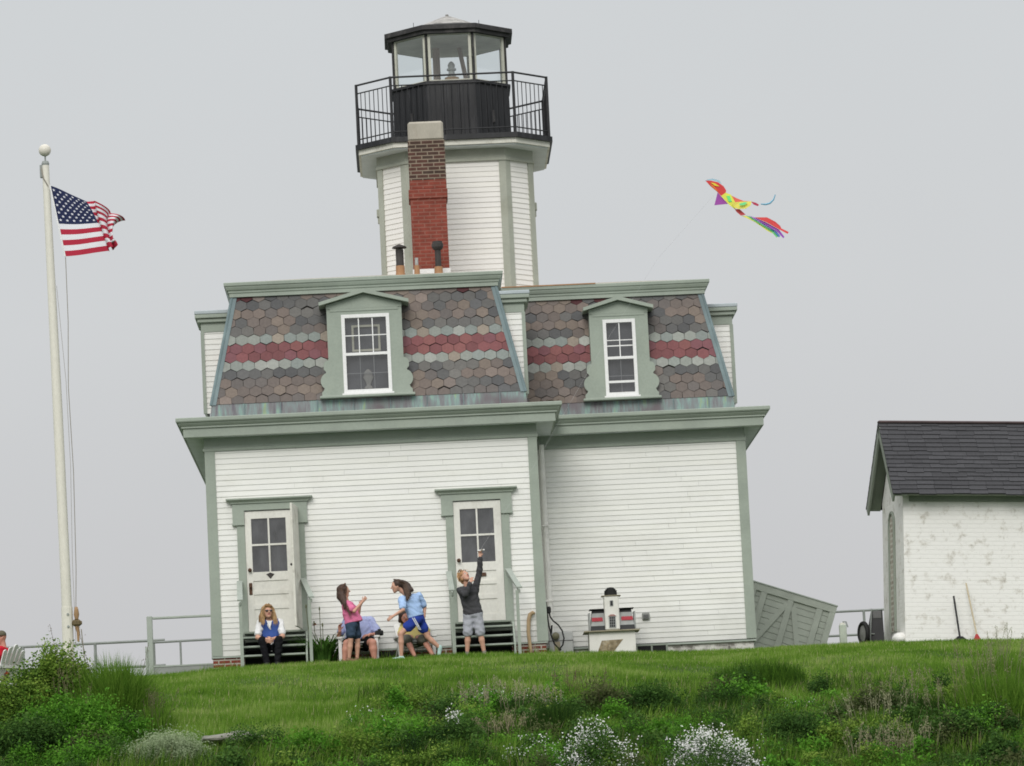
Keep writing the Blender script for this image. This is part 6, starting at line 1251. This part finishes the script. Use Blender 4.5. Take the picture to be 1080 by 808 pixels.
flowers('scattered white wildflowers left of the small cluster', 2.75, -10.6, .60, .4, .36, 22, 4, seed=63, leaves=4200, green='bright', fs=.012)
flowers('few white flowers above the beige seeding grass', 4.75, -9.6, .75, .3, .42, 34, 4, seed=64, leaves=800, fs=.012)
flowers('low white wildflowers left of the two big masses', 4.80, -13.1, .40, .3, .40, 50, 7, seed=65, leaves=2200, fs=.014)
flowers('few white flowers on the lawn edge at the lower right', 8.75, -10.2, .4, .3, .26, 12, 3, seed=66, leaves=900, fs=.012)
flowers('few white flowers at the left of the dark weeds on the right', 8.05, -12.9, .3, .2, .30, 10, 3, seed=67, leaves=500, fs=.012)
# day lilies by the left steps
DL = thing('daylily_clump', 'clump of strappy green daylily leaves with tall seed stalks right of the left steps', 'plant', (1.76, -.55, gz(1.76, -.55)))
b = MB(); rr = random.Random(12); cols = []
for k in range(210):
    a = rr.uniform(0, 6.283); l = rr.uniform(.42, .80); q = rr.uniform(0, .24); x0, y0 = q*math.cos(a), q*.7*math.sin(a); pts = []
    for t in (0, .25, .5, .75, 1): o = l*(.15*t+.55*t*t); pts.append((x0+math.cos(a)*o, y0+math.sin(a)*o*.7, l*(1.05*t-.55*t*t*t*rr.uniform(.6, 1.2))))
    w = rr.uniform(.010, .017); px, py = -math.sin(a)*w, math.cos(a)*w; v = []
    for (x, y, z), f in zip(pts, (.8, 1, .9, .6, .05)): v += [(x-px*f, y-py*f, z), (x+px*f, y+py*f, z)]
    b.add(v, [(2*i, 2*i+1, 2*i+3, 2*i+2) for i in range(4)]); g = rr.uniform(.6, 1.3); cols += [(.07*g, .165*g, .028*g)]*4
b.build('leaves', M['leaf'], DL, cols=cols)
for dx, hz in ((-.24, .98), (-.02, .93), (-.12, .70), (.02, .66), (-.20, .62)):
    b = MB(); b.tube([(dx*.5, 0, 0), (dx*.9, -.02, hz*.6), (dx, -.03, hz)], [.008, .006, .006], 5); b.ball((dx, -.03, hz), (.014, .014, .035), n=8, k=6); b.build('seed_stalk', mat('stalk_green', (.12, .13, .07), .8) if dx == -.24 else bpy.data.materials['stalk_green'], DL)
b = MB()
for k in range(14): a = rr.uniform(0, 6.283); e_ = rr.uniform(-.6, .9); d = Vector((math.cos(a)*math.cos(e_), math.sin(a)*math.cos(e_), math.sin(e_)))*rr.uniform(.04, .075); c = Vector((-.11, -.05, .66)); s = Vector((-d.y, d.x, .01)).normalized()*.018; b.add([tuple(c), tuple(c+d*.6+s), tuple(c+d), tuple(c+d*.6-s)], [(0, 1, 2, 3)])
b.build('withered_flower', mat('withered_petal', (.42, .24, .17), .8, .25, 12), DL)

# ------------------------------------------------------------------ light, sky, camera
SUN_EL, SUN_AZ = R(34), R(191)       # azimuth clockwise from +Y (north): the sun stands behind the camera, a little to its left
W = bpy.data.worlds.new('World'); S.world = W; W.use_nodes = True
nt = W.node_tree; N, L = nt.nodes, nt.links; bg = N['Background']
sky = N.new('ShaderNodeTexSky'); sky.sky_type = 'NISHITA'; sky.sun_disc = False; sky.sun_elevation = SUN_EL; sky.sun_rotation = SUN_AZ; sky.dust_density = 4; sky.air_density = 1.0
sc_ = N.new('ShaderNodeMix'); sc_.data_type = 'RGBA'; sc_.blend_type = 'MULTIPLY'; sc_.inputs['Factor'].default_value = 1; L.new(sky.outputs[0], sc_.inputs['A']); sc_.inputs['B'].default_value = (.08, .08, .08, 1)
tc = N.new('ShaderNodeTexCoord'); sp = N.new('ShaderNodeSeparateXYZ'); L.new(tc.outputs['Generated'], sp.inputs[0])
cr = N.new('ShaderNodeValToRGB'); e = cr.color_ramp.elements; e[0].position = 0; e[0].color = (.575, .575, .59, 1); e[1].position = 1; e[1].color = (1.5, 1.52, 1.55, 1)
for p, c in ((.07, (.590, .592, .605)), (.14, (.640, .652, .662)), (.24, (.655, .680, .692)), (.5, (1.0, 1.02, 1.04))):
    x = e.new(p); x.color = c+(1,)
L.new(sp.outputs['Z'], cr.inputs['Fac'])
nz = N.new('ShaderNodeTexNoise'); nz.inputs['Scale'].default_value = 11; nz.inputs['Detail'].default_value = 4; L.new(tc.outputs['Generated'], nz.inputs['Vector'])
mr = N.new('ShaderNodeMapRange'); mr.inputs['To Min'].default_value = .970; mr.inputs['To Max'].default_value = 1.030; L.new(nz.outputs['Fac'], mr.inputs['Value'])
mu = N.new('ShaderNodeMix'); mu.data_type = 'RGBA'; mu.blend_type = 'MULTIPLY'; mu.inputs['Factor'].default_value = 1; L.new(cr.outputs['Color'], mu.inputs['A']); L.new(mr.outputs['Result'], mu.inputs['B'])
mx = N.new('ShaderNodeMix'); mx.data_type = 'RGBA'; mx.inputs['Factor'].default_value = .95; L.new(sc_.outputs['Result'], mx.inputs['A']); L.new(mu.outputs['Result'], mx.inputs['B'])
L.new(mx.outputs['Result'], bg.inputs['Color']); bg.inputs['Strength'].default_value = 1.0
sl = bpy.data.lights.new('sun', 'SUN'); sl.energy = 1.6; sl.angle = R(30); sl.color = (1, .975, .93)
so = bpy.data.objects.new('sun', sl); COL.objects.link(so)
dirv = Vector((math.sin(SUN_AZ)*math.cos(SUN_EL), math.cos(SUN_AZ)*math.cos(SUN_EL), math.sin(SUN_EL)))
so.rotation_euler = dirv.to_track_quat('Z', 'Y').to_euler(); so.location = (0, -20, 30)

cam = bpy.data.cameras.new('camera'); cam.sensor_fit = 'HORIZONTAL'; cam.sensor_width = 36; cam.lens = 150; cam.clip_start = .5; cam.clip_end = 20000
co = bpy.data.objects.new('camera', cam); COL.objects.link(co)
p, yaw, roll = .12712277, .02790815, .04900138
fw = Vector((math.sin(yaw)*math.cos(p), math.cos(yaw)*math.cos(p), math.sin(p))); rt = Vector((math.cos(yaw), -math.sin(yaw), 0)); up = rt.cross(fw)
r2 = rt*math.cos(roll)-up*math.sin(roll); u2 = up*math.cos(roll)+rt*math.sin(roll)
co.matrix_world = Matrix(((r2.x, u2.x, -fw.x, 3.14394), (r2.y, u2.y, -fw.y, -71.43), (r2.z, u2.z, -fw.z, -4.55359), (0, 0, 0, 1)))
S.camera = co
S.render.engine = 'CYCLES'; S.cycles.use_denoising = True; S.cycles.max_bounces = 6; S.cycles.transparent_max_bounces = 12
S.cycles.filter_width = 1.75
S.view_settings.view_transform = 'Standard'; S.view_settings.look = 'None'; S.view_settings.exposure = 0; S.view_settings.gamma = 1
